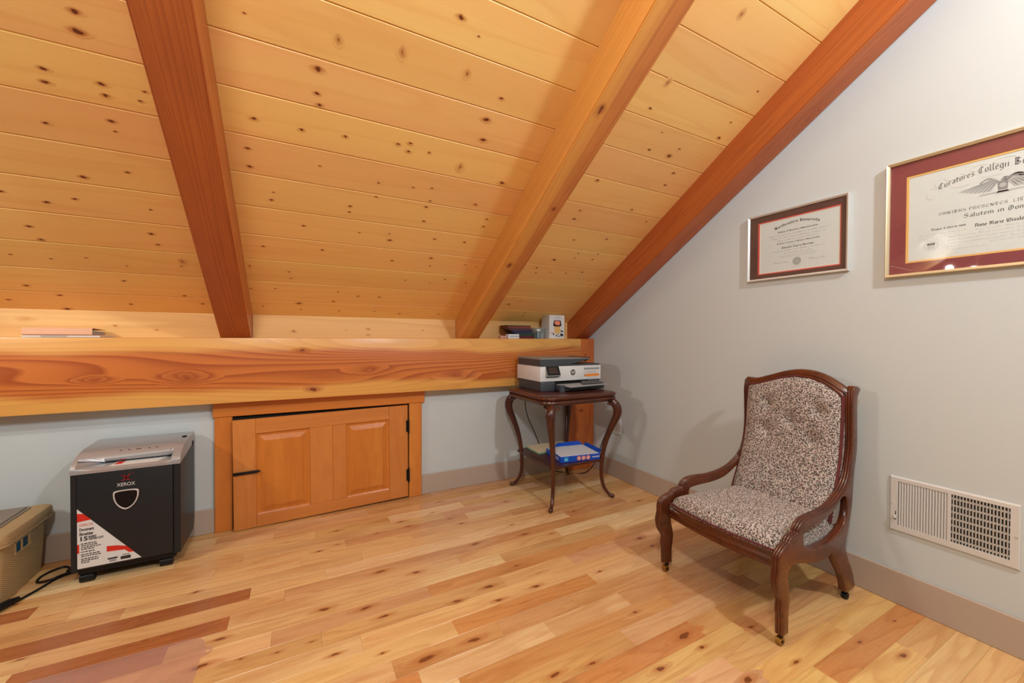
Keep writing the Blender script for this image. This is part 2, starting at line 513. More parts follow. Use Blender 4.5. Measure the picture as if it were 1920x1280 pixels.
# floor planks
floor_top = 0.0
floor = obj('floor', box(B(), X0, WX, YB, WY, -.06, -.019), M_['floor'])
tag(floor, 'glossy multi-tone hardwood plank floor under the sloped ceiling', 'floor', kind='structure')
PW = .0871
TONES = {'C': S(224, 192, 148), 'L': S(216, 178, 128), 'T': S(203, 162, 110), 'B': S(190, 144, 94), 'P': S(204, 162, 124),
         'D': S(160, 98, 54), 'O': S(192, 134, 78), 'R': S(164, 106, 76), 'Y': S(214, 176, 114), 'G': S(176, 134, 92)}
JOINTS = [(-0.948, 2.343, 'D', 'T'), (-0.825, 2.43, 'T', 'B'), (-0.63, 2.158, 'B', 'L'), (-0.189, 2.055, 'D', 'L'), (-0.245, 1.887, 'D', 'C'), (-0.417, 1.796, 'R', 'T'), (-0.837, 1.915, 'C', 'D'), (0.119, 2.729, 'T', 'B'), (0.382, 2.681, 'L', 'B'), (-0.126, 2.575, 'L', 'T'), (0.08, 2.494, 'L', 'T'), (0.485, 2.496, 'T', 'C'), (0.703, 2.585, 'B', 'P'), (0.962, 2.5, 'C', 'T'), (0.794, 2.4, 'L', 'P'), (0.926, 2.309, 'P', 'C'), (0.219, 2.327, 'L', 'O'), (0.559, 2.227, 'L', 'T'), (-0.252, 2.411, 'L', 'T'), (0.006, 2.227, 'L', 'T'), (0.283, 2.146, 'T', 'L'), (0.11, 2.055, 'L', 'C'), (0.643, 2.058, 'C', 'L'), (-0.352, 2.315, 'T', 'T'), (-0.056, 1.966, 'T', 'P'), (0.71, 1.88, 'B', 'L'), (0.387, 1.787, 'L', 'C'), (0.506, 1.698, 'T', 'B'), (-0.092, 1.707, 'L', 'P'), (0.072, 1.617, 'T', 'L'), (0.201, 1.527, 'L', 'L'), (0.53, 1.44, 'L', 'O'), (0.281, 1.351, 'L', 'B'), (0.681, 1.373, 'B', 'T'), (0.461, 1.211, 'C', 'O'), (1.68, 2.665, 'B', 'T'), (1.132, 2.589, 'P', 'C'), (0.931, 2.311, 'P', 'L'), (0.968, 2.49, 'L', 'T'), (1.39, 2.309, 'L', 'T'), (1.189, 2.232, 'L', 'B'), (1.495, 2.04, 'C', 'B'), (0.913, 1.953, 'B', 'B'), (1.586, 1.96, 'B', 'B'), (0.715, 1.874, 'B', 'Y'), (1.611, 1.71, 'O', 'T'), (1.549, 1.526, 'L', 'B'), (1.206, 1.631, 'T', 'P'), (1.724, 2.255, 'T', 'B'), (2.058, 2.182, 'T', 'L'), (0.827, 1.616, 'B', 'L'), (0.677, 1.349, 'B', 'G'), (1.031, 1.353, 'G', 'T'), (0.849, 1.259, 'C', 'T'), (1.234, 1.259, 'C', 'B'), (1.082, 1.098, 'T', 'P'), (1.355, 0.998, 'O', 'T'), (1.389, 1.209, 'T', 'B'), (1.554, 0.696, 'Y', 'O'), (1.949, 0.534, 'Y', 'T'), (1.357, 0.764, 'P', 'Y')]
FKNOTS = [(-1.04, 2.416, 0.8), (-0.74, 2.395, -1.2), (-0.4, 2.171, 1), (-0.55, 2.06, 0.8), (-0.73, 2.019, 0.7), (-0.85, 2.0, 0.8), (-0.5, 1.91, 0.9), (-0.26, 1.792, 1.4), (-0.3, 1.663, 1.8), (-0.18, 1.648, 0.7), (-0.88, 2.265, -1), (-0.87, 2.196, -1.3), (0.84, 2.601, 1), (0.75, 2.463, 0.7), (0.82, 2.33, 1), (0.86, 2.238, 1.2), (0.19, 2.484, 1.1), (0.54, 2.427, 1.3), (0.39, 2.345, 1), (0.57, 2.353, 1.2), (0.09, 2.289, 1.1), (0.18, 2.319, 0.8), (0.34, 1.956, 1.7), (0.49, 1.871, 1.4), (-0.05, 2.466, -1), (0.84, 1.981, 1.6), (0.09, 1.791, 1.6), (0.24, 1.72, 1.7), (-0.07, 1.622, 0.7), (-0.18, 1.647, 0.7), (0.04, 1.621, 0.6), (0.26, 1.446, 0.7), (0.11, 1.518, 1), (0.39, 1.35, 2.2), (0.57, 1.352, 1.7), (0.59, 1.583, 1.3), (0.75, 1.612, 1.8), (0.3, 1.635, 1.3), (0.75, 1.51, 1.2), (1.68, 1.613, 1.5), (1.68, 1.522, 1.5), (1.73, 2.325, 0.8), (2.06, 1.986, 1.3), (1.75, 2.122, -1.2), (1.56, 2.061, 1.1), (1.12, 2.086, 0.8), (1.13, 1.949, 1.5), (1.27, 1.884, 0.7), (0.88, 1.814, 1.4), (0.94, 1.698, 1), (1.01, 1.597, -1.3), (0.85, 2.237, 1.1), (0.82, 2.336, 1), (0.85, 1.962, 1.6), (1.24, 2.399, 1.1), (1.27, 1.472, 0.9), (0.7, 1.607, 1.8), (0.77, 1.514, 1.4), (0.94, 1.516, 1.3), (1.28, 1.446, 1), (1.21, 1.183, 1), (1.08, 0.939, 1.4), (1.29, 0.935, 1), (0.75, 1.086, 1.3), (0.89, 1.059, 1), (0.58, 1.346, 1.7), (0.84, 1.447, -1.3), (1.3, 0.774, 1.6), (1.55, 0.912, 0.9), (1.28, 1.003, 2.2), (2.09, 0.666, 0.7), (1.83, 0.678, 1), (1.88, 0.669, 0.7), (1.89, 0.577, 1.4), (1.54, 0.913, 0.9), (1.52, 0.739, 1)]
MEAN = S(208, 164, 114)
def blend_tone(t):
    cs = [TONES[q] for q in t]
    k = .05 if 'D' in t else .16
    return [(1 - k) * sum(c[i] for c in cs) / len(cs) + k * MEAN[i] for i in range(3)]
rows = {}
def row_of(y):
    return math.floor((2.097 - y) / PW)
for (x, y, l, r) in JOINTS:
    if any(abs(x - q[0]) < .04 for q in rows.get(row_of(y), [])):
        continue
    rows.setdefault(row_of(y), []).append((x, l, r))
fk = {}
for i_, (x, y, s) in enumerate(FKNOTS):
    if any(abs(x - a) < .06 and abs(y - b) < .04 for a, b, _ in FKNOTS[:i_]):
        continue
    fk.setdefault(row_of(y), []).append((x, y, s))
rng = random.Random(11)
def pick_tone():
    return rng.choices('CLTBPDOY', (3, 6, 5, 2, 2, .5, .6, 1.5))[0]
n_planks = 0
k0, k1 = row_of(WY) , row_of(YB)
for k in range(k0, k1 + 1):
    ya = min(2.097 - k * PW, WY)
    yb = max(2.097 - (k + 1) * PW, YB)
    if ya - yb < .004:
        continue
    js = sorted(rows.get(k, []))
    # joints with the tones on both sides, filled up with random ones
    cuts = [(x, l, r) for x, l, r in js]
    segs = []
    left, tone = X0, (cuts[0][1] if cuts else pick_tone())
    xs = [c[0] for c in cuts]
    bounds = []
    prev = X0
    for i in range(len(cuts) + 1):
        nxt = cuts[i][0] if i < len(cuts) else WX
        tl = cuts[i - 1][2] if i > 0 else None
        tr = cuts[i][1] if i < len(cuts) else None
        L = nxt - prev
        if tl and tr and tl != tr and L <= 1.15 and 'D' not in tl + tr:
            bounds.append((prev, nxt, tl + tr))
        elif tl and tr and tl != tr and L > .25:
            mid = prev + L * rng.uniform(.35, .65)
            bounds += [(prev, mid, tl), (mid, nxt, tr)]
        else:
            t = tl or tr or pick_tone()
            a = prev
            if tl is None:                    # runs out to the left
                b = nxt - (1.3 if t == 'D' else rng.uniform(.45, .95))
                pieces = [(max(b, a), nxt, t)]
                while b > a:
                    c = b - rng.uniform(.35, 1.0)
                    pieces.append((max(c, a) if c - a > .2 else a, b, pick_tone()))
                    b = pieces[-1][0]
                bounds += pieces[::-1]
            elif tr is None:                  # runs out to the right
                b = a
                first = True
                while b < nxt - 1e-6:
                    c = b + rng.uniform(.4, 1.0)
                    c = nxt if nxt - c < .25 else c
                    bounds.append((b, c, t if first else pick_tone()))
                    first = False
                    b = c
            else:
                bounds.append((prev, nxt, t))
        prev = nxt
    for (a, b, t) in bounds:
        if b - a < .02:
            continue
        n_planks += 1
        bm = B()
        ch, g = .0005, .0002
        prof = [(ya - g, -.019), (ya - g, -ch), (ya - g - ch, 0), (yb + g + ch, 0), (yb + g, -ch), (yb + g, -.019)]
        loft(bm, [[(x, y, z - (ch if e and z == 0 else 0)) for y, z in prof] for x, e in ((a + g, 1), (a + g + ch, 0), (b - g - ch, 0), (b - g, 1))])
        kn = [(x, min(max(y, yb + .012), ya - .012), .018 * abs(s) * (2.6 if s < 0 else 2.2), min(.0075 * abs(s) * (.8 if s < 0 else 1.9), (ya - yb) * .42), (.6 if s < 0 else .85))
              for x, y, s in fk.get(k, []) if a + .03 < x < b - .03]
        if k > 18 and rng.random() < .5:
            kn.append((rng.uniform(a + .03, b - .03), (ya + yb) / 2 + rng.uniform(-.02, .02), .03, .012, 1.0))
        add_knots(bm, kn, lambda p, q: (p, q, .0002), lift=(0, 0, .0001))
        o = obj('floor_plank', bm, M_['floor'], floor, origin=((a + b) / 2, (ya + yb) / 2, 0))
        j = rng.uniform(.95, 1.06)
        c = blend_tone(t)
        o.color = (min(c[0] * j, 1), c[1] * j * rng.uniform(.96, 1.04), c[2] * j * rng.uniform(.92, 1.06), 1)

# walls
wall_back = obj('wall_back', box(B(), X0, WX, WY, WY + .1, -.06, BZ0 - .0005), 'wall')
tag(wall_back, 'low white knee wall below the long timber beam', 'wall', kind='structure')
bm = B()
top = [(YB, roof_z(YB) + .05), (3.05, roof_z(3.05) + .05)]
loft(bm, [[(x, YB, -.06), (x, 3.05, -.06), (x, 3.05, top[1][1]), (x, YB, top[0][1])] for x in (WX, WX + .1)])
wall_right = obj('wall_right', bm, 'wall')
tag(wall_right, 'white painted gable wall carrying two framed certificates', 'wall', kind='structure')

def baseboard(name, x0, x1, y0, y1, label):
    bm = B()
    box(bm, x0, x1, y0, y1, 0, .1385, .0025, 1)
    return tag(obj(name, bm, 'baseboard'), label, 'baseboard', kind='structure')
baseboard('baseboard_back', .763, 2.0, 2.776, WY, 'taupe baseboard between the small door and the corner post')
baseboard('baseboard_back', X0, -.4245, 2.776, WY, 'taupe baseboard behind the shredder and the basket')
baseboard('baseboard_right', 2.234, WX, YB, 2.694, 'taupe baseboard along the foot of the white gable wall')

# big wall beam, post
bm = B()
box(bm, X0, 2.103, BY, FY, BZ0, BZ1, .004, 2)
zc = (BZ0 + BZ1) / 2
add_knots(bm, [(-.53, .893, .13, .05, .55), (-.89, .897, .09, .03, .5), (.075, .797, .06, .028, .8), (.017, 1.035, .05, .02, .7),
               (1.45, .86, .05, .02, .6), (.4, .9, .16, .04, .3), (1.0, .84, .15, .05, .3)], lambda p, q: (p, BY - .0003, q), lift=(0, -.0001, 0))
wb = obj('wall_beam', bm, 'fir_beam', None, origin=(0, BY, zc), smooth=True)
tag(wb, 'long deep fir beam with swirling grain above the small door', 'beam')
bm = B()
box(bm, 2.0, 2.246, BY + .001, 2.78, 0, BZ0, .003, 1)
box(bm, 2.104, 2.246, BY + .001, 2.89, BZ0 + .0, BZ1, .003, 1)
add_knots(bm, [(2.15, .97, .02, .012, 1), (2.11, .5, .03, .02, .9), (2.17, .33, .02, .014, .9)], lambda p, q: (p, BY + .0007, q))
cp = obj('corner_post', bm, 'fir_post', None, origin=(2.12, 2.74, 0))
tag(cp, 'upright fir post in the corner behind the side table', 'post')

# frieze boards between the rafters
def frieze(name, x0, x1, label, knots=()):
    bm = B()
    box(bm, x0, x1, FY, FY + .02, BZ1, roof_z(FY) - .0005)
    add_knots(bm, knots, lambda p, q: (p, FY - .0003, q))
    o = obj(name, bm, 'frieze', None, origin=((x0 + x1) / 2, FY, BZ1))
    tag(o, label, 'board', kind='structure')
frieze('trim_2', X0, -.3965, 'pale pine board behind the pink binder on the beam', [(-1.2, 1.2, .05, .02, .5), (-.87, 1.17, .02, .01, .8), (-.7, 1.15, .015, .008, .8)])
frieze('trim_3', -.249, 1.0535, 'pale pine board between the two free rafters above the beam', [(-.03, 1.15, .022, .014, .8), (.42, 1.17, .02, .014, .7), (.42, 1.13, .02, .013, .7), (.8, 1.165, .012, .008, .8), (.28, 1.16, .006, .004, 1)])
frieze('trim_4', 1.2025, 2.1, 'pale pine board behind the small boxes on the beam')

# sloped ceiling boards
ANG = -math.atan(RM)
CL = math.sqrt(1 + RM * RM)
ceiling = obj('ceiling', loft(B(), [[(x, YB, roof_z(YB) + .024), (x, 3.04, roof_z(3.04) + .024), (x, 3.04, roof_z(3.04) + .07), (x, YB, roof_z(YB) + .07)] for x in (X0, WX)]), 'frieze')
tag(ceiling, 'sloped ceiling of knotty honey-coloured pine boards', 'ceiling', kind='structure')
CKNOTS = [(-0.57, 1.619, 1.5), (-0.58, 1.666, 2), (-0.7, 1.787, 1.3), (-0.71, 1.824, 1.3), (-0.57, 1.794, 1.3), (-0.57, 1.826, 1.2), (-0.46, 1.788, 0.7), (-0.48, 1.82, 0.7), (-0.58, 1.906, 1.3), (-0.58, 1.939, 0.7), (-0.76, 1.953, 1.0), (-0.59, 2.088, 1.0), (-0.73, 2.134, 1.4), (-0.99, 2.239, 1.0), (-0.88, 2.264, 1.2), (-0.79, 2.234, 1.0), (-0.56, 2.242, 0.7), (-0.98, 2.388, 1.2), (-0.15, 1.502, 0.6), (0.06, 1.589, 1.9), (0.06, 1.663, 1.2), (0.07, 1.699, 1.2), (-0.15, 1.796, 1.2), (0.01, 1.798, 1.1), (-0.18, 1.909, 1.1), (-0.18, 1.981, 1.2), (0.08, 1.926, 0.6), (-0.1, 2.079, 0.6), (-0.11, 2.117, 1.0), (0.02, 2.231, 1.0), (-0.97, 2.458, 1.2), (-0.59, 2.367, 1.3), (-0.58, 2.424, 1.0), (-1.1, 2.545, 0.7), (-0.98, 2.554, 0.7), (-0.86, 2.534, 0.7), (-0.73, 2.567, 0.6), (-0.51, 2.514, -1.5), (-0.52, 2.546, 0.6), (-0.77, 2.666, 1.0), (-1.13, 2.728, 1.2), (-0.55, 2.755, 1.0), (-1.04, 2.785, 1.2), (-1.23, 2.828, 1.0), (-0.79, 2.832, 1.0), (-0.48, 2.81, 1.0), (-1.05, 2.883, 1.8), (-0.16, 2.377, 1.0), (0.11, 2.364, 1.0), (-0.23, 2.511, -0.8), (-0.05, 2.532, 0.7), (-0.04, 2.578, 0.7), (-0.24, 2.673, 0.7), (-0.12, 2.663, 0.7), (-0.19, 2.811, 0.7), (0.0, 2.776, 1.6), (0.01, 2.83, 0.7), (0.19, 2.748, 1.0), (0.5, 1.327, 1.6), (0.58, 1.356, 0.6), (0.12, 1.493, -1.4), (0.33, 1.47, -1.6), (0.58, 1.468, -1.3), (0.75, 1.509, 1.1), (0.17, 1.787, 1.0), (0.43, 1.756, 1.0), (0.38, 1.77, 1.0), (0.43, 1.79, 1.0), (0.52, 1.775, 0.7), (0.72, 1.596, 1.9), (0.74, 1.674, 1.7), (0.68, 1.808, -1.5), (0.92, 1.84, 1.6), (0.33, 1.953, 0.7), (0.49, 1.945, 0.7), (0.58, 1.932, 0.7), (0.59, 1.997, 0.7), (0.58, 2.034, 1.1), (0.83, 1.975, 1.0), (0.33, 2.013, 0.8), (0.22, 2.091, 1.0), (0.22, 2.122, 0.8), (0.59, 2.114, 1.0), (0.93, 2.047, 0.9), (0.93, 2.094, 0.9), (0.28, 2.231, 0.7), (0.44, 2.256, 1.4), (0.43, 2.216, 0.7), (0.68, 2.214, 1.0), (0.86, 2.211, 1.0), (0.48, 2.392, 1.0), (0.7, 2.347, 1.2), (0.71, 2.405, 0.7), (0.93, 2.371, 0.6), (1.01, 2.382, 0.6), (0.84, 2.502, 0.8), (0.75, 2.54, 0.6), (0.59, 2.532, 0.7), (0.99, 2.518, 0.8), (0.21, 2.662, 0.7), (0.33, 2.691, 1.0), (0.46, 2.69, 1.0), (0.23, 2.831, 0.7), (0.45, 2.825, 0.7), (0.62, 2.84, 1.0), (0.9, 2.83, 0.8), (1.47, 1.903, 1.0), (1.47, 1.959, 1.3), (1.57, 2.095, 1.0), (1.81, 2.054, 1.0), (1.53, 2.26, 1.6), (1.68, 2.189, 0.7), (1.68, 2.227, 0.7), (1.84, 2.165, 0.8), (1.83, 2.221, 0.9), (1.44, 2.339, 1.0), (1.46, 2.382, 0.8), (1.57, 2.365, 0.7), (1.7, 2.36, 0.8), (1.83, 2.338, 1.0), (1.95, 2.408, 0.7), (1.41, 2.697, 1.2), (1.49, 2.658, 0.7), (1.6, 2.777, 0.8), (1.61, 2.823, 0.8), (1.59, 1.007, -1.5), (1.47, 1.269, -1.5), (1.47, 1.372, 1.1), (1.99, 1.311, 0.8), (2.0, 1.384, 1.3), (1.99, 1.174, 0.8), (1.63, 1.525, 1.1), (1.78, 1.525, 1.8), (1.81, 1.482, 0.8), (1.63, 1.441, 0.6), (1.9, 1.595, 1.2), (1.91, 1.664, 1.2), (1.45, 1.723, 1.2), (1.82, 1.838, 1.0), (2.0, 1.892, 0.8)]
ck = {}
def crow(y):
    return math.floor((2.9147 - y) / .1506)
for (x, y, s) in CKNOTS:
    ck.setdefault(crow(y), []).append((x, y, s))
RX = Matrix.Rotation(ANG, 4, 'X')
crng = random.Random(5)
for k in range(-1, 34):
    ya = 2.9147 - k * .1506
    yb = ya - .1506
    if yb < YB:
        break
    ym = (ya + yb) / 2
    h = .1506 * CL / 2
    cen = Vector((0, ym, roof_z(ym)))
    bm = B()
    g, ch = .0004, .0035
    prof = [(-h + g, .020), (-h + g, ch), (-h + g + ch, 0), (h - g - ch, 0), (h - g, ch), (h - g, .020)]
    loft(bm, [[(x, y, z) for y, z in prof] for x in (X0, WX)])
    kn = []
    for (x, y, s) in ck.get(k, []):
        ly = max(-h + .014, min(h - .014, (y - ym) * CL))
        if s > 0:
            kn.append((x, ly, .0135 * s, .0085 * s, 1.0))
        else:
            kn.append((x, ly, .012 * -s, .020 * -s, .62))
    for i in range(4 if k < 12 else 7):
        x = crng.uniform(X0, -1.3) if k < 12 else crng.uniform(X0, 2.0)
        kn.append((x, crng.uniform(-h + .02, h - .02), .013, .009, 1.0))
    add_knots(bm, kn, lambda p, q: (p, q, -.0003), lift=(0, 0, -.0001))
    o = obj('ceiling_plank', bm, M_['pine'], ceiling, origin=(0, 0, 0))
    o.matrix_basis = Matrix.Translation(cen) @ RX
    c = S(242, 192, 122)
    j = crng.uniform(.95, 1.04)
    o.color = (min(1, c[0] * j), c[1] * j * crng.uniform(.98, 1.01), c[2] * j * crng.uniform(.95, 1.03), 1)

# rafters, resting on the beam
def rafter(x0, x1, mat, label, knots=()):
    yend = FY
    ystart = YB + .02
    bm = B()
    ybeam = (RZ - BZ1) / RM        # where the underside meets the beam top
    prof = [(ybeam, BZ1 + .0005), (yend, BZ1 + .0005), (yend, roof_z(yend) - .0005), (ystart, roof_z(ystart) - .0005), (ystart, RZ - RM * ystart)]
    loft(bm, [[(x, y, z) for y, z in prof] for x in (x0, x1)])
    bmesh.ops.bevel(bm, geom=[e for e in bm.edges if abs((e.verts[0].co - e.verts[1].co).x) < 1e-6 and (e.verts[0].co - e.verts[1].co).length > .5 and max(e.verts[0].co.z - RZ + RM * e.verts[0].co.y, 0) < .05],
                    offset=.005, segments=2, affect='EDGES')
    add_knots(bm, [k for k in knots if len(k) == 5], lambda p, q: (p, q, RZ - RM * q - .0004))
    cen = Vector(((x0 + x1) / 2, 1.3, RZ - RM * 1.3 + .1))
    Minv = (Matrix.Translation(cen) @ RX).inverted()
    bmesh.ops.transform(bm, matrix=Minv, verts=bm.verts)
    o = obj('rafter', bm, mat, None)
    o.matrix_world = Matrix.Translation(cen) @ RX
    return tag(o, label, 'rafter')
rafter(-.395, -.2506, 'fir_rafter', 'reddish fir rafter resting on the beam above the small door casing')
rafter(1.055, 1.2012, 'fir_rafter_pale', 'fir rafter with yellow sapwood edge and large knots', [(1.09, 1.278, .022, .03, .9), (1.155, 1.712, .02, .018, .9), (1.095, 2.086, .022, .03, .9)])
rafter(2.1, 2.246, 'fir_rafter', 'fir rafter running up against the white gable wall', [(2.14, 1.2, .03, .09, .6), (2.2, 1.05, .03, .1, .6), (2.13, 1.9, .02, .05, .7)])

# small access door: casing and leaf
CY = 2.768            # casing face
trim = thing('trim_1', 'orange fir casing around the small knee wall door', 'door casing', (.17, WY, 0), kind='structure')
obj('casing_leg', box(B(), -.4235, -.339, CY, WY, 0, .656, .003, 1), 'casing_v', trim)
obj('casing_leg', box(B(), .674, .762, CY, WY, 0, .656, .003, 1), 'casing_v', trim)
obj('casing_head', box(B(), -.431, .781, CY - .004, WY, .6565, .7445, .003, 1), 'casing_h', trim)
obj('opening', box(B(), -.3385, .6735, WY - .004, WY + .03, 0.0, .656), 'dark_gap', trim)
door = thing('door_1', 'small fir access door with two raised panels, slightly ajar', 'door', (.668, 2.785, .0), kind='structure')
dY0, dY1 = CY - .004, CY + .016
DX0, DX1, DZ0, DZ1 = -.331, .667, .012, .646
def dbox(name, x0, x1, z0, z1, mat, y0=dY0, y1=dY1, bev=.0015):
    return obj(name, box(B(), x0, x1, y0, y1, z0, z1, bev, 1), mat, door)
parts_ = []
parts_.append(dbox('stile', DX0, -.2195, DZ0, DZ1, 'door_v'))
parts_.append(dbox('stile', .062, .19, .0815, .5595, 'door_v'))
parts_.append(dbox('stile', .1905, .269, .0815, .5595, 'door_v'))
parts_.append(dbox('stile', .542, DX1, DZ0, DZ1, 'door_v'))
parts_.append(dbox('rail', -.219, .5415, .56, DZ1, 'door_h'))
parts_.append(dbox('rail', -.219, .5415, DZ0, .081, 'door_h'))
for (a, b) in ((-.219, .0615), (.2695, .5415)):
    bm = B()
    z0, z1 = .0815, .5595
    yb, yf = dY0 + .010, dY0 + .001
    rings = []
    for ins, y in ((0, dY1), (0, yb - .004), (.008, yb), (.018, yb), (.046, yf), (.05, yf)):
        rings.append([(a + ins, y, z0 + ins), (b - ins, y, z0 + ins), (b - ins, y, z1 - ins), (a + ins, y, z1 - ins)])
    loft(bm, rings)
    parts_.append(obj('raised_panel', bm, 'door_p', door))
hd = obj('latch_handle', box(B(), -.3305, -.207, dY0 - .016, dY0 - .001, .3335, .348, .004, 2), 'black_iron', door, smooth=True)
tag(hd, 'black iron latch bar')
obj('latch_tip', box(B(), -.2065, -.199, dY0 - .012, dY0 - .001, .336, .346, .002, 1), 'black_iron', door)
for z0, z1 in ((.457, .545), (.1175, .206)):
    bm = B()
    cyl(bm, (.6705, dY0 - .006, z0), (.6705, dY0 - .006, z1), .0062, seg=12)
    for zz in (z0 - .004, z1):
        ball(bm, (.6705, dY0 - .006, zz + .002), .0058, 10)
    box(bm, .655, .670, dY0 - .002, dY0 - .0002, z0 + .004, z1 - .004)
    obj('hinge', bm, 'black_iron', door, smooth=True)
door.rotation_euler = (0, math.radians(-.55), math.radians(1.6))

# ---------------------------------------------------------------- low upholstered chair
CH_FRONT = [(1.548, .042), (1.546, .105), (1.54, .137), (1.544, .172), (1.519, .211), (1.509, .255), (1.517, .289), (1.517, .319), (1.525, .343), (1.554, .361), (1.583, .369), (1.603, .385), (1.643, .391), (1.653, .41), (1.684, .429), (1.738, .434), (1.816, .433), (1.887, .441), (1.948, .457), (1.998, .483), (2.036, .512), (2.061, .546), (2.077, .591), (2.088, .647), (2.091, .706), (2.088, .785), (2.085, .856), (2.092, .905)]
CH_REAR = [(2.105, .918), (2.135, .916), (2.16, .902), (2.142, .883), (2.13, .853), (2.133, .781), (2.137, .661), (2.126, .602), (2.112, .55), (2.103, .481), (2.096, .409), (2.069, .323), (2.042, .258), (2.048, .22), (2.075, .17), (2.109, .117), (2.128, .07), (2.132, .042), (2.052, .042), (2.042, .065), (2.03, .095), (2.008, .134), (1.97, .181), (1.944, .212), (1.918, .246), (1.87, .238), (1.799, .243), (1.71, .263), (1.636, .282), (1.605, .285), (1.586, .273), (1.577, .255), (1.579, .23), (1.59, .184), (1.589, .147), (1.583, .103), (1.584, .042)]
CH_HOLE = [(1.686, .355), (1.69, .383), (1.717, .391), (1.772, .396), (1.841, .4), (1.912, .414), (1.961, .437), (1.999, .459), (2.031, .458), (2.05, .436), (2.046, .389), (2.022, .346), (1.965, .318), (1.879, .302), (1.786, .305), (1.73, .316), (1.697, .331)]
def near_y(x):
    return .795 + .015 * (x - 1.56) / .55
def far_y(x):
    return 1.345 - .067 * (x - 1.56) / .55
chair = thing('nursing_chair', 'low walnut armchair with leaf-print upholstery and open scrolled arms', 'chair', (1.83, 1.06, 0))
TH = .028
for side, yf, sgn in (('near', near_y, 1), ('far', far_y, -1)):
    outl = [(p.x, p.y) for p in smooth_path([(a, b, 0) for a, b in CH_FRONT], 3)]
    outl += [(p.x, p.y) for p in smooth_path([(a, b, 0) for a, b in CH_REAR], 3)]
    hole = [(p.x, p.y) for p in smooth_path([(a, b, 0) for a, b in CH_HOLE], 3, True)]
    full = plate(outl, (hole,), TH, .004, 2)
    for v in full.verts:
        x, z, t = v.co
        v.co = (x, yf(x) + sgn * (TH / 2 + t), z)
    cut = .229
    for part in ('side_frame', 'front_leg', 'rear_leg'):
        bm = full.copy()
        geom = bm.verts[:] + bm.edges[:] + bm.faces[:]
        if part == 'side_frame':
            r = bmesh.ops.bisect_plane(bm, geom=geom, plane_co=(0, 0, cut), plane_no=(0, 0, 1), clear_inner=True)
        else:
            r = bmesh.ops.bisect_plane(bm, geom=geom, plane_co=(0, 0, cut), plane_no=(0, 0, 1), clear_outer=True)
            dead = [v for v in bm.verts if (v.co.x > 1.75) == (part == 'front_leg')]
            bmesh.ops.delete(bm, geom=dead, context='VERTS')
        es = [e for e in bm.edges if e.is_boundary]
        if es:
            bmesh.ops.holes_fill(bm, edges=es)
        if part == 'side_frame':
            path = [p for p in smooth_path([(a, 0, b) for a, b in CH_FRONT], 4) if p.z >= .205]
        elif part == 'front_leg':
            path = [p for p in smooth_path([(a, 0, b) for a, b in CH_FRONT], 4) if p.z <= .25]
        else:
            path = None
        o = obj(part, bm, 'walnut', chair, smooth=True, angle=35)
        if path:
            bm = B()
            for j in (.005, .014, .023):
                pts = []
                for i, p in enumerate(path):
                    a, b = path[max(i - 1, 0)], path[min(i + 1, len(path) - 1)]
                    t = (b - a).normalized()
                    nrm = Vector((-t.z, 0, t.x))
                    pts.append((p.x + nrm.x * .001, yf(p.x) + sgn * j, p.z + nrm.z * .001))
                tube(bm, pts, .0062 if j == .014 else .0052, 8)
            obj('moulding', bm, 'walnut', o, smooth=True, angle=60)
        if part != 'side_frame':
            fx = 1.566 if part == 'front_leg' else 2.092
            fy = yf(fx) + sgn * .016
            cs = obj('caster', cyl(tube(B(), [(fx, fy, .043), (fx, fy, .032), (fx - .006, fy, .028)], [.009, .009, .007], 10), (fx - .01, fy - .011, .0145), (fx - .01, fy + .011, .0145), .006, seg=10), 'black_iron', chair, smooth=True)
            bm = B()
            cyl(bm, (fx - .01, fy - .0095, .0145), (fx - .01, fy + .0095, .0145), .0145, seg=20)
            obj('wheel', bm, 'brass' if part == 'front_leg' else 'black_iron', cs, smooth=True)
    full.free()
# front rail, bowed
def bow(y, d=.028):
    return d * max(0.0, 1 - ((y - 1.07) / .25) ** 2)
bm = B()
rings = []
for i in range(25):
    y = near_y(1.56) + TH - .004 + (far_y(1.56) - near_y(1.56) - 2 * TH + .008) * i / 24
    xf = 1.562 - bow(y)
    prof = [(.0, .268), (-.004, .272), (-.004, .280), (.002, .284), (.000, .296), (.006, .305), (.004, .318), (.012, .328), (.03, .330), (.03, .268)]
    rings.append([(xf + a, y, z) for a, z in prof])
loft(bm, rings)
obj('front_rail', bm, 'walnut', chair, smooth=True, angle=30)
# seat cushion
def seat_pt(u, v):
    ya, yb = near_y(1.7) + TH + .001, far_y(1.7) - TH - .001
    y = ya + (yb - ya) * u
    xf = 1.570 - bow(y, .028)
    x = xf + (2.012 - xf) * v
    a, b = abs(2 * u - 1), abs(2 * v - 1)
    h = (max(0, 1 - a ** 6) ** .4) * (max(0, 1 - b ** 9) ** .4)
    ya2, yb2 = near_y(x) + TH + .001, far_y(x) - TH - .001
    y = ya2 + (yb2 - ya2) * u
    return (x, y, .328 + (.056 + .004 * v) * h)
bm = B()
V = grid(bm, seat_pt, 30, 30)
edge = [V[i][0] for i in range(31)] + [V[30][j] for j in range(1, 31)] + [V[i][30] for i in range(29, -1, -1)] + [V[0][j] for j in range(29, 0, -1)]
low = [bm.verts.new((v.co.x, v.co.y, .300)) for v in edge]
for i in range(len(edge)):
    j = (i + 1) % len(edge)
    bm.faces.new((edge[i], edge[j], low[j], low[i]))
bm.faces.new(low)
seat_pts = [v.co.copy() for v in edge]
obj('seat', bm, 'fabric', chair, smooth=True, angle=70)
bm = B()
tube(bm, [(p.x - .003, p.y, .3325) for p in seat_pts[:31]], .0045, 8)
obj('seat_braid', bm, 'gimp', chair, smooth=True)
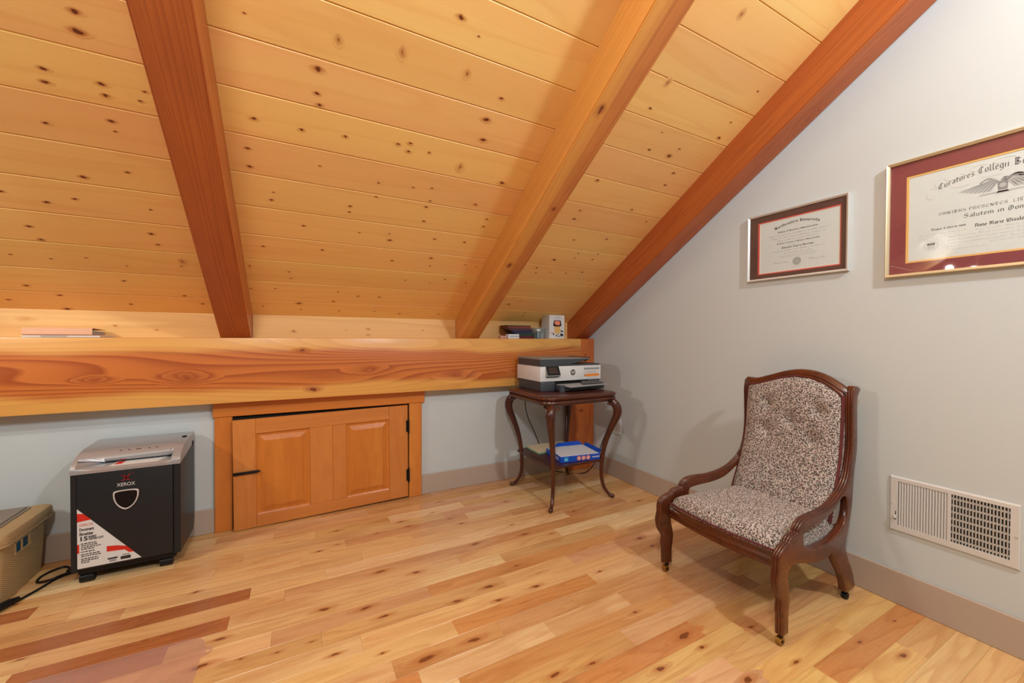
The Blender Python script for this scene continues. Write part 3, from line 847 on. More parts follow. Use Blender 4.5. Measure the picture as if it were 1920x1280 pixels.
# back
BX = [(.33, 1.975), (.38, 1.985), (.45, 2.012), (.52, 2.038), (.60, 2.06), (.68, 2.072), (.78, 2.078), (.95, 2.09)]
def back_x(z):
    for (z0, x0), (z1, x1) in zip(BX, BX[1:]):
        if z <= z1:
            t = max(0, (z - z0) / (z1 - z0))
            return x0 + (x1 - x0) * t
    return BX[-1][1]
CREST = [(.842, .886), (.86, .905), (.913, .938), (.967, .955), (1.025, .957), (1.085, .944), (1.149, .921), (1.208, .901), (1.248, .897)]
def crest_z(u):
    y = .835 + .41 * u
    z = CREST[0][1]
    for (a, za), (b, zb) in zip(CREST, CREST[1:]):
        if a <= y:
            z = za + (zb - za) * min(1, (y - a) / (b - a))
    return z - .010
DIMPLES = [(1.138, .806), (1.036, .743), (.92, .801), (1.14, .673), (.944, .668)]
def back_pt(u, v, off=0.0, flat=False):
    zt = crest_z(u)
    z = .338 + (zt - .338) * v
    x0 = back_x(z)
    ya, yb = near_y(x0) + TH + .001, far_y(x0) - TH + .002
    y = ya + (yb - ya) * u
    if flat:
        return (x0 + off, y, z)
    a, b = abs(2 * u - 1), abs(2 * v - 1)
    h = .046 * (max(0, 1 - a ** 5) ** .5) * (max(0, 1 - b ** 8) ** .5)
    for dy, dz in DIMPLES:
        h -= .020 * math.exp(-((y - dy) ** 2 + (z - dz) ** 2) / (2 * .016 ** 2)) + .008 * math.exp(-((y - dy) ** 2 + (z - dz) ** 2) / (2 * .04 ** 2))
    return (x0 - h + off, y, z)
bm = B()
N = 44
V = grid(bm, back_pt, N, N)
W = grid(bm, lambda u, v: back_pt(u, v, .026, True), N, N)
ring = lambda G: [G[i][0] for i in range(N + 1)] + [G[N][j] for j in range(1, N + 1)] + [G[i][N] for i in range(N - 1, -1, -1)] + [G[0][j] for j in range(N - 1, 0, -1)]
a, b = ring(V), ring(W)
for i in range(len(a)):
    j = (i + 1) % len(a)
    bm.faces.new((a[i], a[j], b[j], b[i]))
edge_b = [v.co.copy() for v in a]
back = obj('backrest', bm, 'fabric', chair, smooth=True, angle=80)
for dy, dz in DIMPLES:
    bx = back_pt((dy - near_y(2.05) - TH) / (far_y(2.05) - near_y(2.05) - 2 * TH), (dz - .338) / (.9 - .338))[0]
    bm = B()
    ball(bm, (bx + .0005, dy, dz), (.003, .006, .006), 10)
    obj('button', bm, 'fabric', back, smooth=True)
bm = B()
pth = edge_b[N + 1:]
tube(bm, [(p.x - .006, p.y + (.004 if p.y < 1.05 else -.004), p.z - .002) for p in edge_b[N:2 * N] + edge_b[2 * N:3 * N + 1] + edge_b[3 * N + 1:4 * N]], [(.0085, .0085)] * (3 * N), 8)
obj('back_braid', bm, 'gimp', chair, smooth=True)
# crest rail
cr = smooth_path([(2.098, .842, .886), (2.098, .86, .905), (2.1, .913, .938), (2.102, .967, .955), (2.103, 1.025, .957), (2.102, 1.085, .944), (2.1, 1.149, .921), (2.098, 1.208, .901), (2.098, 1.248, .897)], 5)
bm = B()
tube(bm, cr, [(.021, .022)] * len(cr), 14)
obj('crest_rail', bm, 'walnut', chair, smooth=True, angle=70)
bm = B()
tube(bm, [(p.x - .02, p.y, p.z - .012) for p in cr], .007, 8)
obj('crest_bead', bm, 'walnut', chair, smooth=True, angle=70)
bm = B()
box(bm, 2.0, 2.02, near_y(2) + TH, far_y(2) - TH, .255, .335, .003, 1)
obj('rear_rail', bm, 'walnut', chair)

# ---------------------------------------------------------------- side table
TCX, TCY, TZ = 1.672, 2.372, .735     # the top is lifted by TL below
TL = .007
table = thing('side_table', 'dark mahogany side table with curved cabriole legs under the printer', 'table', (TCX, TCY, 0))
def rrect(hx, hy, r, z, n=6):
    pts = []
    for cx, cy, a0 in ((hx - r, hy - r, 0), (-hx + r, hy - r, 90), (-hx + r, -hy + r, 180), (hx - r, -hy + r, 270)):
        for k in range(n + 1):
            t = math.radians(a0 + 90 * k / n)
            pts.append((TCX + cx + r * math.cos(t), TCY + cy + r * math.sin(t), z))
    return pts
HX, HY, RR = .314, .284, .085
bm = B()
loft(bm, [rrect(HX + d, HY + d, RR + d, z) for z, d in ((.735, -.026), (.7335, -.016), (.729, -.004), (.722, 0), (.714, -.003), (.709, -.012), (.705, -.013))][::-1])
obj('tabletop', bm, 'mahogany', table, smooth=True, angle=50).location.z += TL
bm = B()
loft(bm, [rrect(HX + d, HY + d, RR + d, z) for z, d in ((.705, -.014), (.701, -.006), (.692, -.003), (.684, -.008), (.679, -.011), (.672, -.022), (.672, -.05))][::-1])
obj('apron', bm, 'mahogany', table, smooth=True, angle=40).location.z += TL
SHZ = .270
bm = B()
hx, hy = .222, .248
loft(bm, [[(TCX + x * k, TCY + 0.028 + y * k, z) for x, y in ((-hx, -hy + .03), (-hx + .03, -hy), (hx - .03, -hy), (hx, -hy + .03), (hx, hy - .03), (hx - .03, hy), (-hx + .03, hy), (-hx, hy - .03))] for z, k in ((SHZ - .016, .985), (SHZ - .012, 1), (SHZ - .003, 1), (SHZ, .99))])
obj('shelf', bm, 'mahogany', table)
LEG = [(.684, .366, .022), (.655, .388, .029), (.63, .400, .030), (.60, .402, .029), (.56, .390, .026), (.50, .362, .022), (.42, .330, .019), (.34, .309, .0165), (.27, .299, .015), (.20, .294, .0135), (.13, .297, .0125), (.08, .310, .012), (.045, .330, .0115), (.024, .352, .012), (.0155, .368, .0125)]
for dx, dy in ((-1, -1), (-1, 1), (1, -1), (1, 1)):
    ux, uy = dx / math.sqrt(2), dy / math.sqrt(2)
    P = smooth_path([(TCX + ux * r * .98, TCY + uy * r * 1.0, z) for z, r, w in LEG], 3)
    Rw = [p.x for p in smooth_path([(w, 0, 0) for z, r, w in LEG], 3)]
    bm = B()
    tube(bm, P, Rw, 10)
    e = P[-1]
    ball(bm, (e.x + ux * .004, e.y + uy * .004, .0158), (.0155, .0155, .0155), 12)
    lg = obj('leg', bm, 'mahogany', table, smooth=True, angle=60)
    # carved leaf bracket at the knee
    bm = B()
    k = Vector((TCX + ux * .376, TCY + uy * .376, .672))
    tx, ty = -uy, ux
    for s in (-1, 1):
        # scrolled wings follow the two apron sides
        wx, wy = (-dx, 0) if s * (tx * -dx) > 0 else (0, -dy)
        w = Vector((wx, wy, 0))
        pts = [k + Vector((ux * .028, uy * .028, -.056)), k + w * .020 + Vector((ux * .020, uy * .020, -.034)), k + w * .042 + Vector((ux * .012, uy * .012, -.014)), k + w * .064 + Vector((ux * .008, uy * .008, -.004))]
        pp = smooth_path(pts, 4)
        tube(bm, pp, [.006 + .004 * (i / len(pp)) for i in range(len(pp))], 8)
        ball(bm, k + w * .066 + Vector((ux * .008, uy * .008, -.006)), .0085, 10)
        ball(bm, k + Vector((ux * .03 + tx * s * .022, uy * .03 + ty * s * .022, -.052)), .007, 10)
    for f in (-.6, -.3, 0, .3, .6):
        a = k + Vector((ux * .030, uy * .030, -.056))
        c = k + Vector((ux * .016 + tx * f * .05, uy * .016 + ty * f * .05, .002 - abs(f) * .012))
        tube(bm, [a, (a + c) / 2 + Vector((ux, uy, 0)) * .005, c], [.003, .005, .0055], 8)
    obj('leaf_bracket', bm, 'mahogany', lg, smooth=True, angle=60)

# ---------------------------------------------------------------- printer
PX0, PX1, PY0, PY1 = 1.494, 2.031, 2.370, 2.700
printer = thing('printer', 'white and slate-grey inkjet printer with tilted touchscreen on the side table', 'printer', ((PX0 + PX1) / 2, (PY0 + PY1) / 2, TZ))
bm = B()
box(bm, PX0 + .012, PX1 - .012, PY0 + .03, PY1 - .004, TZ + .0005, .803, .004, 2)
obj('base', bm, 'grey_plastic', printer)
bm = B()
box(bm, PX0 + .004, 1.617, PY0 - .002, PY0 + .029, TZ + .0005, .803, .006, 2)
obj('ink_door', bm, 'grey_plastic', printer, smooth=True)
bm = B()
box(bm, 1.917, PX1 - .012, PY0 - .002, PY0 + .029, .776, .803, .003, 1)
obj('front_cheek', bm, 'grey_plastic', printer)
bm = B()
box(bm, 1.6175, 1.9165, PY0 + .020, PY0 + .0295, .776, .803)
obj('paper_slot', bm, 'dark_gap', printer)
bm = B()
box(bm, PX0, PX1, PY0, PY1, .8035, .908, .004, 2)
body = obj('body', bm, 'white_plastic', printer, smooth=True)
bm = B()
box(bm, PX0 + .006, PX1 - .008, PY0 + .004, PY1 - .004, .9082, .9195, .002, 1)
obj('scanner_bed', bm, 'grey_plastic', printer)
bm = B()
prof = [(PX0 + .008, .920), (1.745, .920), (1.80, .926), (1.88, .944), (1.93, .952), (1.93, .957), (PX0 + .004, .957)]
loft(bm, [[(x, y, z) for x, z in prof] for y in (PY0 + .012, PY1 - .01)])
obj('feeder_lid', bm, 'grey_plastic', printer)
bm = B()
loft(bm, [[(x, y, z) for x, z in [(PX0 + .003, .9572), (1.945, .9572), (1.945, .961), (1.75, .9645), (PX0 + .003, .9665)]] for y in (PY0 + .008, PY1 - .006)])
obj('lid_top', bm, 'lid_grey', printer)
bm = B()
loft(bm, [[(x, y, z) for x, z in [(1.915, .938), (1.928, .934), (1.972, .958), (1.972, .964), (1.946, .964), (1.946, .955)]] for y in (PY0 + .05, PY1 - .03)])
obj('output_flap', bm, 'dark_side', printer)
# touch panel
Mt = Matrix.Translation((1.592, PY0 - .004, .872)) @ Matrix.Rotation(math.radians(-24), 4, 'X')
bm = B()
box(bm, -.056, .056, -.012, .014, -.036, .036, .005, 2, Mt)
tp = obj('touch_panel', bm, 'silver_dull', printer, smooth=True)
bm = B()
box(bm, -.054, .054, -.0135, -.0122, -.031, .0345, .001, 1, Mt)
obj('bezel', bm, 'black_plastic', tp)
bm = B()
box(bm, -.038, .034, -.0142, -.0136, -.019, .025, 0, 1, Mt)
obj('screen', bm, 'screen', tp)
bm = B()
box(bm, 1.54, 1.645, PY0 - .0012, PY0 - .0002, .832, .9, .0004, 1)
obj('panel_recess', bm, 'black_plastic', printer)
# logo
def facing_front(x, y, z):
    """(x right, y up) on a face that looks towards -Y."""
    return Matrix(((1, 0, 0, x), (0, 0, -1, y), (0, 1, 0, z), (0, 0, 0, 1)))
bm = B()
loft(bm, [[(1.772 + .0215 * math.cos(t), y, .861 + .0215 * math.sin(t)) for t in [2 * math.pi * k / 28 for k in range(28)]] for y in (PY0 - .0008, PY0 - .0001)])
lg = obj('badge', bm, 'ink', printer)
bm = letters('hp', .038, facing_front(1.7535, PY0 - .0012, .8535), .35, .033, .0004)
obj('badge_letters', bm, 'white_print', lg)
# sticker
bm = B(); box(bm, 1.868, 2.018, PY0 - .0006, PY0 - .0001, .8125, .895)
st = obj('energy_sticker', bm, 'label_white', printer)
bm = B(); box(bm, 1.872, 2.014, PY0 - .0010, PY0 - .0007, .8265, .8455)
obj('orange_band', bm, 'orange_print', st)
bm = B(); box(bm, 1.872, 2.014, PY0 - .0010, PY0 - .0007, .877, .8905)
obj('grey_band', bm, 'label_grey', st)
bm = B()
loft(bm, [[(1.884 + .007 * math.cos(t), y, .836 + .007 * math.sin(t)) for t in [2 * math.pi * k / 14 for k in range(14)]] for y in (PY0 - .0014, PY0 - .0011)])
for z, x0, x1, h in ((.8845, 1.88, 2.006, .003), (.862, 1.9, 1.99, .0015), (.855, 1.885, 1.985, .0012), (.8195, 1.9, 2.0, .0012)):
    x = x0
    while x < x1:
        w = random.uniform(.004, .011)
        box(bm, x, min(x + w, x1), PY0 - .0014, PY0 - .0011, z - h, z + h)
        x += w + .003
obj('fine_print', bm, 'label_grey', st)
# trays
bm = B(); box(bm, 1.625, 2.012, 2.305, PY0 + .018, .7395, .776, .004, 2)
obj('paper_tray', bm, 'grey_plastic', printer, smooth=True)
bm = B()
for x in (1.642,):
    cyl(bm, (x, 2.318, .7358), (x, 2.318, .779), .022, seg=20)
obj('tray_corner', bm, 'grey_plastic', printer, smooth=True)
bm = B()
loft(bm, [[(1.66, 2.245, .770), (1.985, 2.245, .7765), (2.0, PY0 + .0, .7795), (1.63, PY0 + .0, .7775)], [(1.66, 2.245, .774), (1.985, 2.245, .7805), (2.0, PY0 + .0, .7835), (1.63, PY0 + .0, .7815)]])
tr = obj('output_tray', bm, 'tray_grey', printer)
bm = B()
loft(bm, [[(1.80, 2.29, .7835), (1.98, 2.275, .7835), (1.99, PY0 - .002, .795), (1.84, PY0 - .002, .795)], [(1.80, 2.29, .7855), (1.98, 2.275, .7855), (1.99, PY0 - .002, .797), (1.84, PY0 - .002, .797)]])
obj('tray_ramp', bm, 'grey_plastic', printer)

printer.location += Vector((-.027, -.042, TL))

# paper and folders on the table shelf
ream = thing('paper_ream', 'opened blue carton ream of white copy paper on the table shelf', 'paper ream', (1.73, 2.31, SHZ))
Mr = Matrix.Translation((1.555, 2.205, SHZ + .0005)) @ Matrix.Rotation(math.radians(-9), 4, 'Z')
rl, rd = .305, .235
bm = B(); box(bm, 0, rl, 0, rd, 0, .040, .0015, 1, Mr)
rw = obj('wrapper', bm, 'ream_blue', ream)
bm = B(); box(bm, .004, rl - .008, .004, rd - .004, .0402, .0435, .0006, 1, Mr)
obj('paper_stack', bm, 'paper', ream)
bm = B()
for a, b, c, d in (((rl - .004, .0, .04), (rl, rd, .04), (rl + .022, rd + .0, .058), (rl + .018, .01, .062)), ((.06, rd - .002, .04), (rl, rd, .04), (rl - .03, rd + .026, .064), (.10, rd + .026, .062))):
    loft(bm, [[Mr @ Vector(p) for p in (a, b, c, d)], [Mr @ (Vector(p) + Vector((.0012, .0012, .0005))) for p in (a, b, c, d)]])
obj('torn_flap', bm, 'ream_blue', ream)
def on_front(M, x, y, z):
    return M @ facing_front(x, y, z)
bm = B(); box(bm, .028, .058, -.0006, -.0001, .008, .034, 0, 1, Mr)
sq = obj('brand_square', bm, 'cyan_print', rw)
obj('brand_letters', letters('HP', .013, on_front(Mr, .033, -.001, .015), 0, .018), 'white_print', rw)
for i in range(3):
    bm = B()
    cx = .140 + i * .036
    loft(bm, [[Mr @ Vector((cx + .0155 * math.cos(t), y, .021 + .0155 * math.sin(t))) for t in [2 * math.pi * k / 20 for k in range(20)]] for y in (-.0006, -.0001)])
    dsc = obj('round_mark', bm, 'coral_print', rw)
    bm = B()
    box(bm, cx - .007, cx + .007, -.001, -.0007, .019, .024, 0, 1, Mr)
    box(bm, cx - .003, cx + .004, -.001, -.0007, .014, .028, 0, 1, Mr)
    obj('mark_print', bm, 'white_print', dsc)
bm = B()
x = .245
while x < .298:
    w = random.uniform(.004, .009)
    box(bm, x, x + w, -.0008, -.0001, .018, .025, 0, 1, Mr)
    x += w + .002
obj('wrapper_print', bm, 'white_print', rw)
bm = B()
for z in (.012, .024):
    y = .03
    while y < .12:
        w = random.uniform(.006, .014)
        box(bm, -.0008, -.0001, y, y + w, z, z + .006, 0, 1, Mr)
        y += w + .004
obj('end_print', bm, 'white_print', rw)
Mg = Matrix.Translation((1.535, 2.447, SHZ + .0005)) @ Matrix.Rotation(math.radians(-1), 4, 'Z')
bm = B(); box(bm, 0, .355, 0.004, .2, 0, .009, .001, 1, Mg)
tag(obj('green_folder', bm, 'mint', None, origin=(1.7, 2.55, SHZ)), 'mint green folder under the beige one on the table shelf', 'folder')
bm = B(); box(bm, .002, .352, 0.0, .198, .0092, .0135, .001, 1, Mg)
tag(obj('manila_folder', bm, 'manila', None, origin=(1.7, 2.55, SHZ)), 'beige manila folder lying on a green one on the table shelf', 'folder')

# power cords and outlet
outlet = thing('wall_outlet', 'white outlet plate on the gable wall behind the table leg', 'outlet', (WX, 2.40, .42))
obj('cover_plate', box(B(), WX - .006, WX - .0002, 2.36, 2.445, .35, .475, .003, 1), 'white_plastic', outlet)
for z in (.385, .44):
    obj('socket', box(B(), WX - .0075, WX - .006, 2.385, 2.42, z - .017, z + .017, .0006, 1), 'label_white', outlet)
cordp = smooth_path([(1.56, 2.665, .668), (1.558, 2.69, .6), (1.60, 2.715, .48), (1.66, 2.725, .37), (1.72, 2.735, .25), (1.80, 2.745, .06), (1.9, 2.72, .0052), (2.05, 2.6, .0052), (2.13, 2.55, .08), (2.19, 2.5, .3), (2.215, 2.44, .415), (2.236, 2.405, .436)], 6)
tag(obj('power_cord', tube(B(), cordp, .0035, 8), 'black_plastic', None, origin=(1.9, 2.7, 0), smooth=True), 'thin black power cord hanging down behind the side table', 'cord')

# ---------------------------------------------------------------- shredder
SX0, SX1, SY0, SY1 = -.896, -.512, 2.47, 2.765
shred = thing('paper_shredder', 'charcoal cross-cut paper shredder with silver head on casters', 'shredder', ((SX0 + SX1) / 2, 2.62, 0))
bm = B()
prof = [(SY0 + .004, .062), (SY0 + .004, .4985), (2.53, .5045), (2.62, .5185), (2.70, .532), (SY1 - .002, .5385), (SY1 - .002, .12), (SY1 - .03, .062)]
loft(bm, [[(x, y, z) for y, z in prof] for x in (SX0 + .001, SX1 - .001)])
obj('cabinet', bm, 'dark_side', shred)
for x0, x1 in ((SX0, -.8745), (-.5395, SX1)):
    obj('corner_post', box(B(), x0, x1, SY0 - .0, SY0 + .0038, .062, .4975, .0015, 1), 'charcoal', shred)
bm = B()
box(bm, -.8735, -.5405, SY0 - .006, SY0 + .0035, .070, .4955, .003, 2)
bin_ = obj('bin_front', bm, 'charcoal', shred, smooth=True)
obj('plinth', box(B(), SX0 + .02, SX1 - .02, SY0 + .012, SY1 - .06, .042, .0618), 'black_plastic', shred)
FUL = [(2.465, .497), (2.463, .512), (2.466, .521), (2.475, .533), (2.488, .544), (2.50, .551), (2.515, .559), (2.53, .565), (2.545, .570), (2.56, .574), (2.60, .582), (2.765, .590), (2.765, .540), (2.62, .518)]
MID = [(2.465, .497), (2.463, .510), (2.474, .516), (2.556, .519), (2.557, .5245), (2.537, .527), (2.529, .534), (2.528, .545), (2.534, .557), (2.549, .568), (2.60, .582), (2.765, .590), (2.765, .540), (2.62, .518)]
bm = B()
loft(bm, [[(x, y, z + .0008) for y, z in p] for x, p in ((SX0, FUL), (SX0 + .016, FUL), (-.803, MID), (-.566, MID), (-.545, FUL), (SX1, FUL))])
hdm = obj('cutter_head', bm, 'silver', shred, smooth=True, angle=32)
bm = B()
box(bm, -.803, -.566, 2.5535, 2.556, .5205, .5262)
obj('paper_slot', bm, 'dark_gap', shred)
Ml = Matrix.Rotation(math.radians(2.0), 4, 'X')
bm = B()
loft(bm, [[(-.775, 2.478, .5176), (-.60, 2.478, .5176), (-.575, 2.548, .5202), (-.76, 2.548, .5202)], [(-.775, 2.478, .5181), (-.60, 2.478, .5181), (-.575, 2.548, .5207), (-.76, 2.548, .5207)]])
wl = obj('warning_label', bm, 'label_white', shred)
bm = B()
loft(bm, [[(-.762, 2.50, .5189), (-.735, 2.50, .5189), (-.73, 2.54, .5206), (-.755, 2.54, .5206)], [(-.762, 2.50, .5193), (-.735, 2.50, .5193), (-.73, 2.54, .521), (-.755, 2.54, .521)]])
obj('warning_mark', bm, 'red_print', wl)
for i, (x, w) in enumerate(((-.752, .009), (-.722, .009), (-.688, .02), (-.648, .009), (-.620, .009))):
    bm = B()
    ball(bm, (x, 2.5535, .5695), (w * .6, .004, .0022), 10)
    obj('head_button', bm, 'black_plastic', shred, smooth=True)
bm = B(); ball(bm, (-.535, 2.665, .5885), (.0115, .013, .004), 12)
obj('rocker_switch', bm, 'black_plastic', shred, smooth=True)
bm = B(); loft(bm, [[(SX1 + d, 2.725 + .016 * math.cos(t), .537 + .014 * math.sin(t)) for t in [2 * math.pi * k / 16 for k in range(16)]] for d in (-.001, .0008)])
obj('grip_hole', bm, 'dark_gap', shred)
# viewing window
SH = [(-.046, .028), (-.040, .034), (-.02, .037), (.02, .037), (.040, .034), (.046, .028), (.044, .004), (.034, -.018), (.018, -.034), (0, -.041), (-.018, -.034), (-.034, -.018), (-.044, .004)]
SHs = [(p.x, p.y) for p in smooth_path([(a * .98, b * 1.18, 0) for a, b in SH], 3, True)]
cxw, czw, yw = -.709, .362, SY0 - .006
def lay_front(bm, y):
    for v in bm.verts:
        v.co = (cxw + v.co.x, y - v.co.z, czw + v.co.y)
    return bm
k = .86
obj('window_rim', lay_front(plate(SHs, ([(x * k, y * k) for x, y in SHs],), .006, .002), yw), 'chrome', bin_, smooth=True)
obj('window_surround', lay_front(plate([(x * 1.14, y * 1.12) for x, y in SHs], ([(x * 1.02, y * 1.02) for x, y in SHs],), .003, .001), yw), 'charcoal', bin_, smooth=True)
obj('window', lay_front(plate([(x * .87, y * .87) for x, y in SHs], (), .003), yw), 'black_glass', bin_)
# printing on the bin
yl = SY0 - .0066
obj('logo_letters', letters('XEROX', .0225, facing_front(-.7405, yl, .4235), 0, .063), 'white_print', bin_)
bm = B()
for quad in (((-.016, .014), (-.006, .014), (.016, -.014), (.006, -.014)), ((.010, .016), (.019, .016), (-.009, -.014), (-.018, -.014))):
    loft(bm, [[(-.708 + x, y, .461 + z) for x, z in quad] for y in (yl, yl + .0004)])
box(bm, -.728, -.715, yl, yl + .0004, .473, .476)
box(bm, -.700, -.688, yl, yl + .0004, .4465, .449)
for q in ((.022, .019), (.017, .021), (.024, .014)):
    box(bm, -.708 + q[0], -.705 + q[0], yl, yl + .0004, .461 + q[1], .464 + q[1])
obj('logo_mark', bm, 'dark_red_print', bin_)
bm = B()
tri = [(-.8725, .346), (-.8725, .0765), (-.656, .0765)]
loft(bm, [[(x, y, z) for x, z in tri] for y in (yl, yl + .0005)])
sl = obj('sales_label', bm, 'label_white', bin_)
ys = yl - .0004
def flat(pts, y=ys):
    bm = B()
    loft(bm, [[(x, yy, z) for x, z in pts] for yy in (y, y + .0003)])
    return bm
obj('red_band', flat([(-.8725, .325), (-.853, .3215), (-.826, .291), (-.8725, .2865)]), 'red_print', sl)
obj('red_tab', flat([(-.8725, .186), (-.866, .186), (-.866, .146), (-.8725, .146)]), 'red_print', sl)
obj('red_band', flat([(-.776, .158), (-.74, .153), (-.708, .143), (-.683, .111), (-.699, .111), (-.715, .128), (-.776, .132)]), 'red_print', sl)
lw = [('XEROX', .0165, -.867, .2655, .047, 'red_print', .0), ('Document', .0185, -.866, .2450, .048, 'ink', .0007), ('Shredder', .0185, -.866, .2245, .047, 'ink', .0007), ('15', .0265, -.867, .2005, .024, 'ink', .0009), ('SHEET', .0118, -.836, .2105, .027, 'ink', .0006), ('CROSS CUT', .0118, -.836, .2005, .05, 'ink', .0006)]
for t, s, x, z, w, m, off in lw:
    obj('label_words', letters(t, s, facing_front(x, ys, z), 0, w, off), m, sl)
bm = B()
z = .190
for j, (n_, ln) in enumerate(((1, .052), (0, .054), (0, .066), (0, .042), (1, .044), (1, .062), (0, .064), (1, .056), (0, .058), (0, .026))):
    if n_:
        z -= .0035
        box(bm, -.8645, -.8625, ys, ys + .0003, z - .001, z + .001)
    x = -.860
    while x < -.860 + ln:
        w = random.uniform(.004, .011)
        box(bm, x, min(x + w, -.860 + ln), ys, ys + .0003, z - .0021, z + .0021)
        x += w + .0022
    z -= .0082
obj('fine_print', bm, 'ink', sl)
for x0, x1 in ((-.775, -.737), (-.731, -.692)):
    bm = B(); box(bm, x0, x1, ys - .0004, ys - .0001, .0815, .112)
    pic = obj('pictogram', bm, 'white_print', sl)
    bm = B(); box(bm, x0 + .002, x1 - .002, ys - .0008, ys - .0005, .095 if x0 < -.75 else .085, .102 if x0 < -.75 else .099)
    obj('pictogram_bar', bm, 'ink', pic)
    bm = B(); box(bm, x0 + .008, x1 - .006, ys - .0008, ys - .0005, .083 if x0 < -.75 else .102, .0935 if x0 < -.75 else .108)
    obj('pictogram_sheet', bm, 'label_grey', pic)
for x in (SX0 + .045, SX1 - .06):
    for y in (SY0 + .035, SY1 - .085):
        bm = B()
        box(bm, x - .02, x + .022, y - .014, y + .02, .02, .0415, .004, 1)
        c_ = obj('caster', bm, 'black_plastic', shred, smooth=True)
        bm = B()
        cyl(bm, (x - .023, y - .006, .0195), (x + .024, y - .006, .0195), .0192, seg=18)
        obj('wheel', bm, 'black_plastic', c_, smooth=True)

# shredder cord
cp_ = smooth_path([(-.80, 2.63, .03), (-.86, 2.62, .006), (-.915, 2.609, .0055), (-.958, 2.60, .0055), (-.986, 2.563, .006), (-1.007, 2.509, .0055), (-1.03, 2.46, .0055), (-1.055, 2.41, .0055)], 6)
bm = B()
tube(bm, cp_, .0048, 8)
loop = smooth_path([(-.93, 2.606, .0145), (-.962, 2.585, .0146), (-.995, 2.556, .0142), (-1.04, 2.575, .0055), (-1.052, 2.62, .0055), (-1.035, 2.665, .0055), (-1.0, 2.69, .0055), (-.97, 2.665, .0055), (-.962, 2.62, .011)], 6)
tube(bm, loop, .0048, 8)
tag(obj('coiled_cord', bm, 'black_plastic', None, origin=(-.98, 2.6, 0), smooth=True), 'looped black power cord on the floor between basket and shredder', 'cord')
bm = B()
tube(bm, [(-1.04, 2.437, .016), (-1.055, 2.41, .017), (-1.085, 2.355, .017), (-1.10, 2.33, .017)], [.007, .014, .016, .010], 12)
tag(obj('cord_plug', bm, 'black_plastic', None, origin=(-1.07, 2.37, 0), smooth=True), 'black plug end of the cord lying by the wicker basket', 'plug')

# ---------------------------------------------------------------- wicker basket
basket = thing('wicker_basket', 'lidded honey-coloured wicker basket beside the shredder', 'basket', (-1.27, 2.57, 0))
def rbox(x0, x1, y0, y1, r, zs):
    cx, cy, hx, hy = (x0 + x1) / 2, (y0 + y1) / 2, (x1 - x0) / 2, (y1 - y0) / 2
    rings = []
    for z, d in zs:
        pts = []
        for sx, sy, a0 in ((1, 1, 0), (-1, 1, 90), (-1, -1, 180), (1, -1, 270)):
            for q in range(6):
                t = math.radians(a0 + 18 * q)
                rr = max(r + d, .004)
                pts.append((cx + sx * (hx - r) + rr * math.cos(t), cy + sy * (hy - r) + rr * math.sin(t), z))
        rings.append(pts)
    return loft(B(), rings)
obj('body', rbox(-1.455, -1.073, 2.396, 2.738, .03, ((0, -.018), (.006, -.012), (.12, -.004), (.236, 0), (.24, .006), (.248, .006), (.2505, 0))), 'wicker', basket, smooth=True)
obj('lid', rbox(-1.478, -1.050, 2.374, 2.758, .035, ((.251, -.004), (.254, .0), (.262, -.002), (.266, 0), (.292, 0), (.301, -.004), (.305, -.014), (.3055, -.03))), 'wicker', basket, smooth=True)
for y0, y1 in ((2.496, 2.530), (2.540, 2.582)):
    bm = B()
    box(bm, -1.080, -1.0712, y0, y1, .184, .228, .004, 2)
    obj('handle_slot', bm, 'teal', basket)
bm = B()
for a_, b_ in (((2.488, .180), (2.590, .180)), ((2.590, .180), (2.590, .232)), ((2.590, .232), (2.488, .232)), ((2.488, .232), (2.488, .180)), ((2.535, .182), (2.535, .230))):
    tube(bm, [(-1.0715, *a_), (-1.0715, *b_)], .0042, 8)
obj('handle_rim', bm, 'wicker', basket, smooth=True)
bm = B()
Mf = Matrix.Translation((-1.11, 2.475, .3062)) @ Matrix.Rotation(math.radians(1), 4, 'Z')
box(bm, -.33, 0, 0, .238, 0, .004, .001, 1, Mf)
box(bm, -.325, -.012, .004, .236, .0042, .009, .001, 1, Mf)
tag(obj('grey_folder', bm, 'folder_grey', None, origin=(-1.27, 2.59, .3062)), 'flat grey folder lying on the wicker basket lid', 'folder')

# ---------------------------------------------------------------- clear chair mat
T_ = [(-1.75, 1.88), (-.301, 1.842), (-.308, .55), (-1.75, .60)]
out_ = []
def corner(p, a, b, r, n=8):
    p, a, b = (Vector((*q, 0)) for q in (p, a, b))
    s, e = p + (a - p).normalized() * r, p + (b - p).normalized() * r
    return [tuple(((1 - t) ** 2 * s + 2 * t * (1 - t) * p + t * t * e).to_2d()) for t in [i / n for i in range(n + 1)]]
for i in range(4):
    c = corner(T_[i], T_[i - 1], T_[(i + 1) % 4], .075)
    if i == 1:
        c += [(-.3026, 1.775), (-.298, 1.768), (-.284, 1.766), (-.276, 1.757), (-.2745, 1.742), (-.281, 1.729), (-.293, 1.724), (-.3035, 1.718), (-.3045, 1.70)]
    out_ += c
hole_ = [(-.2885 + .0065 * math.cos(t), 1.745 + .0065 * math.sin(t)) for t in [2 * math.pi * k / 12 for k in range(12)]]
bm = plate(out_, (hole_,), .0024, .0008, 1)
bmesh.ops.translate(bm, vec=(0, 0, .0016), verts=bm.verts)
tag(obj('chair_mat', bm, 'vinyl_mat', None, origin=(-1.0, 1.3, 0)), 'clear vinyl floor mat with rounded corner and hang tab', 'floor mat')

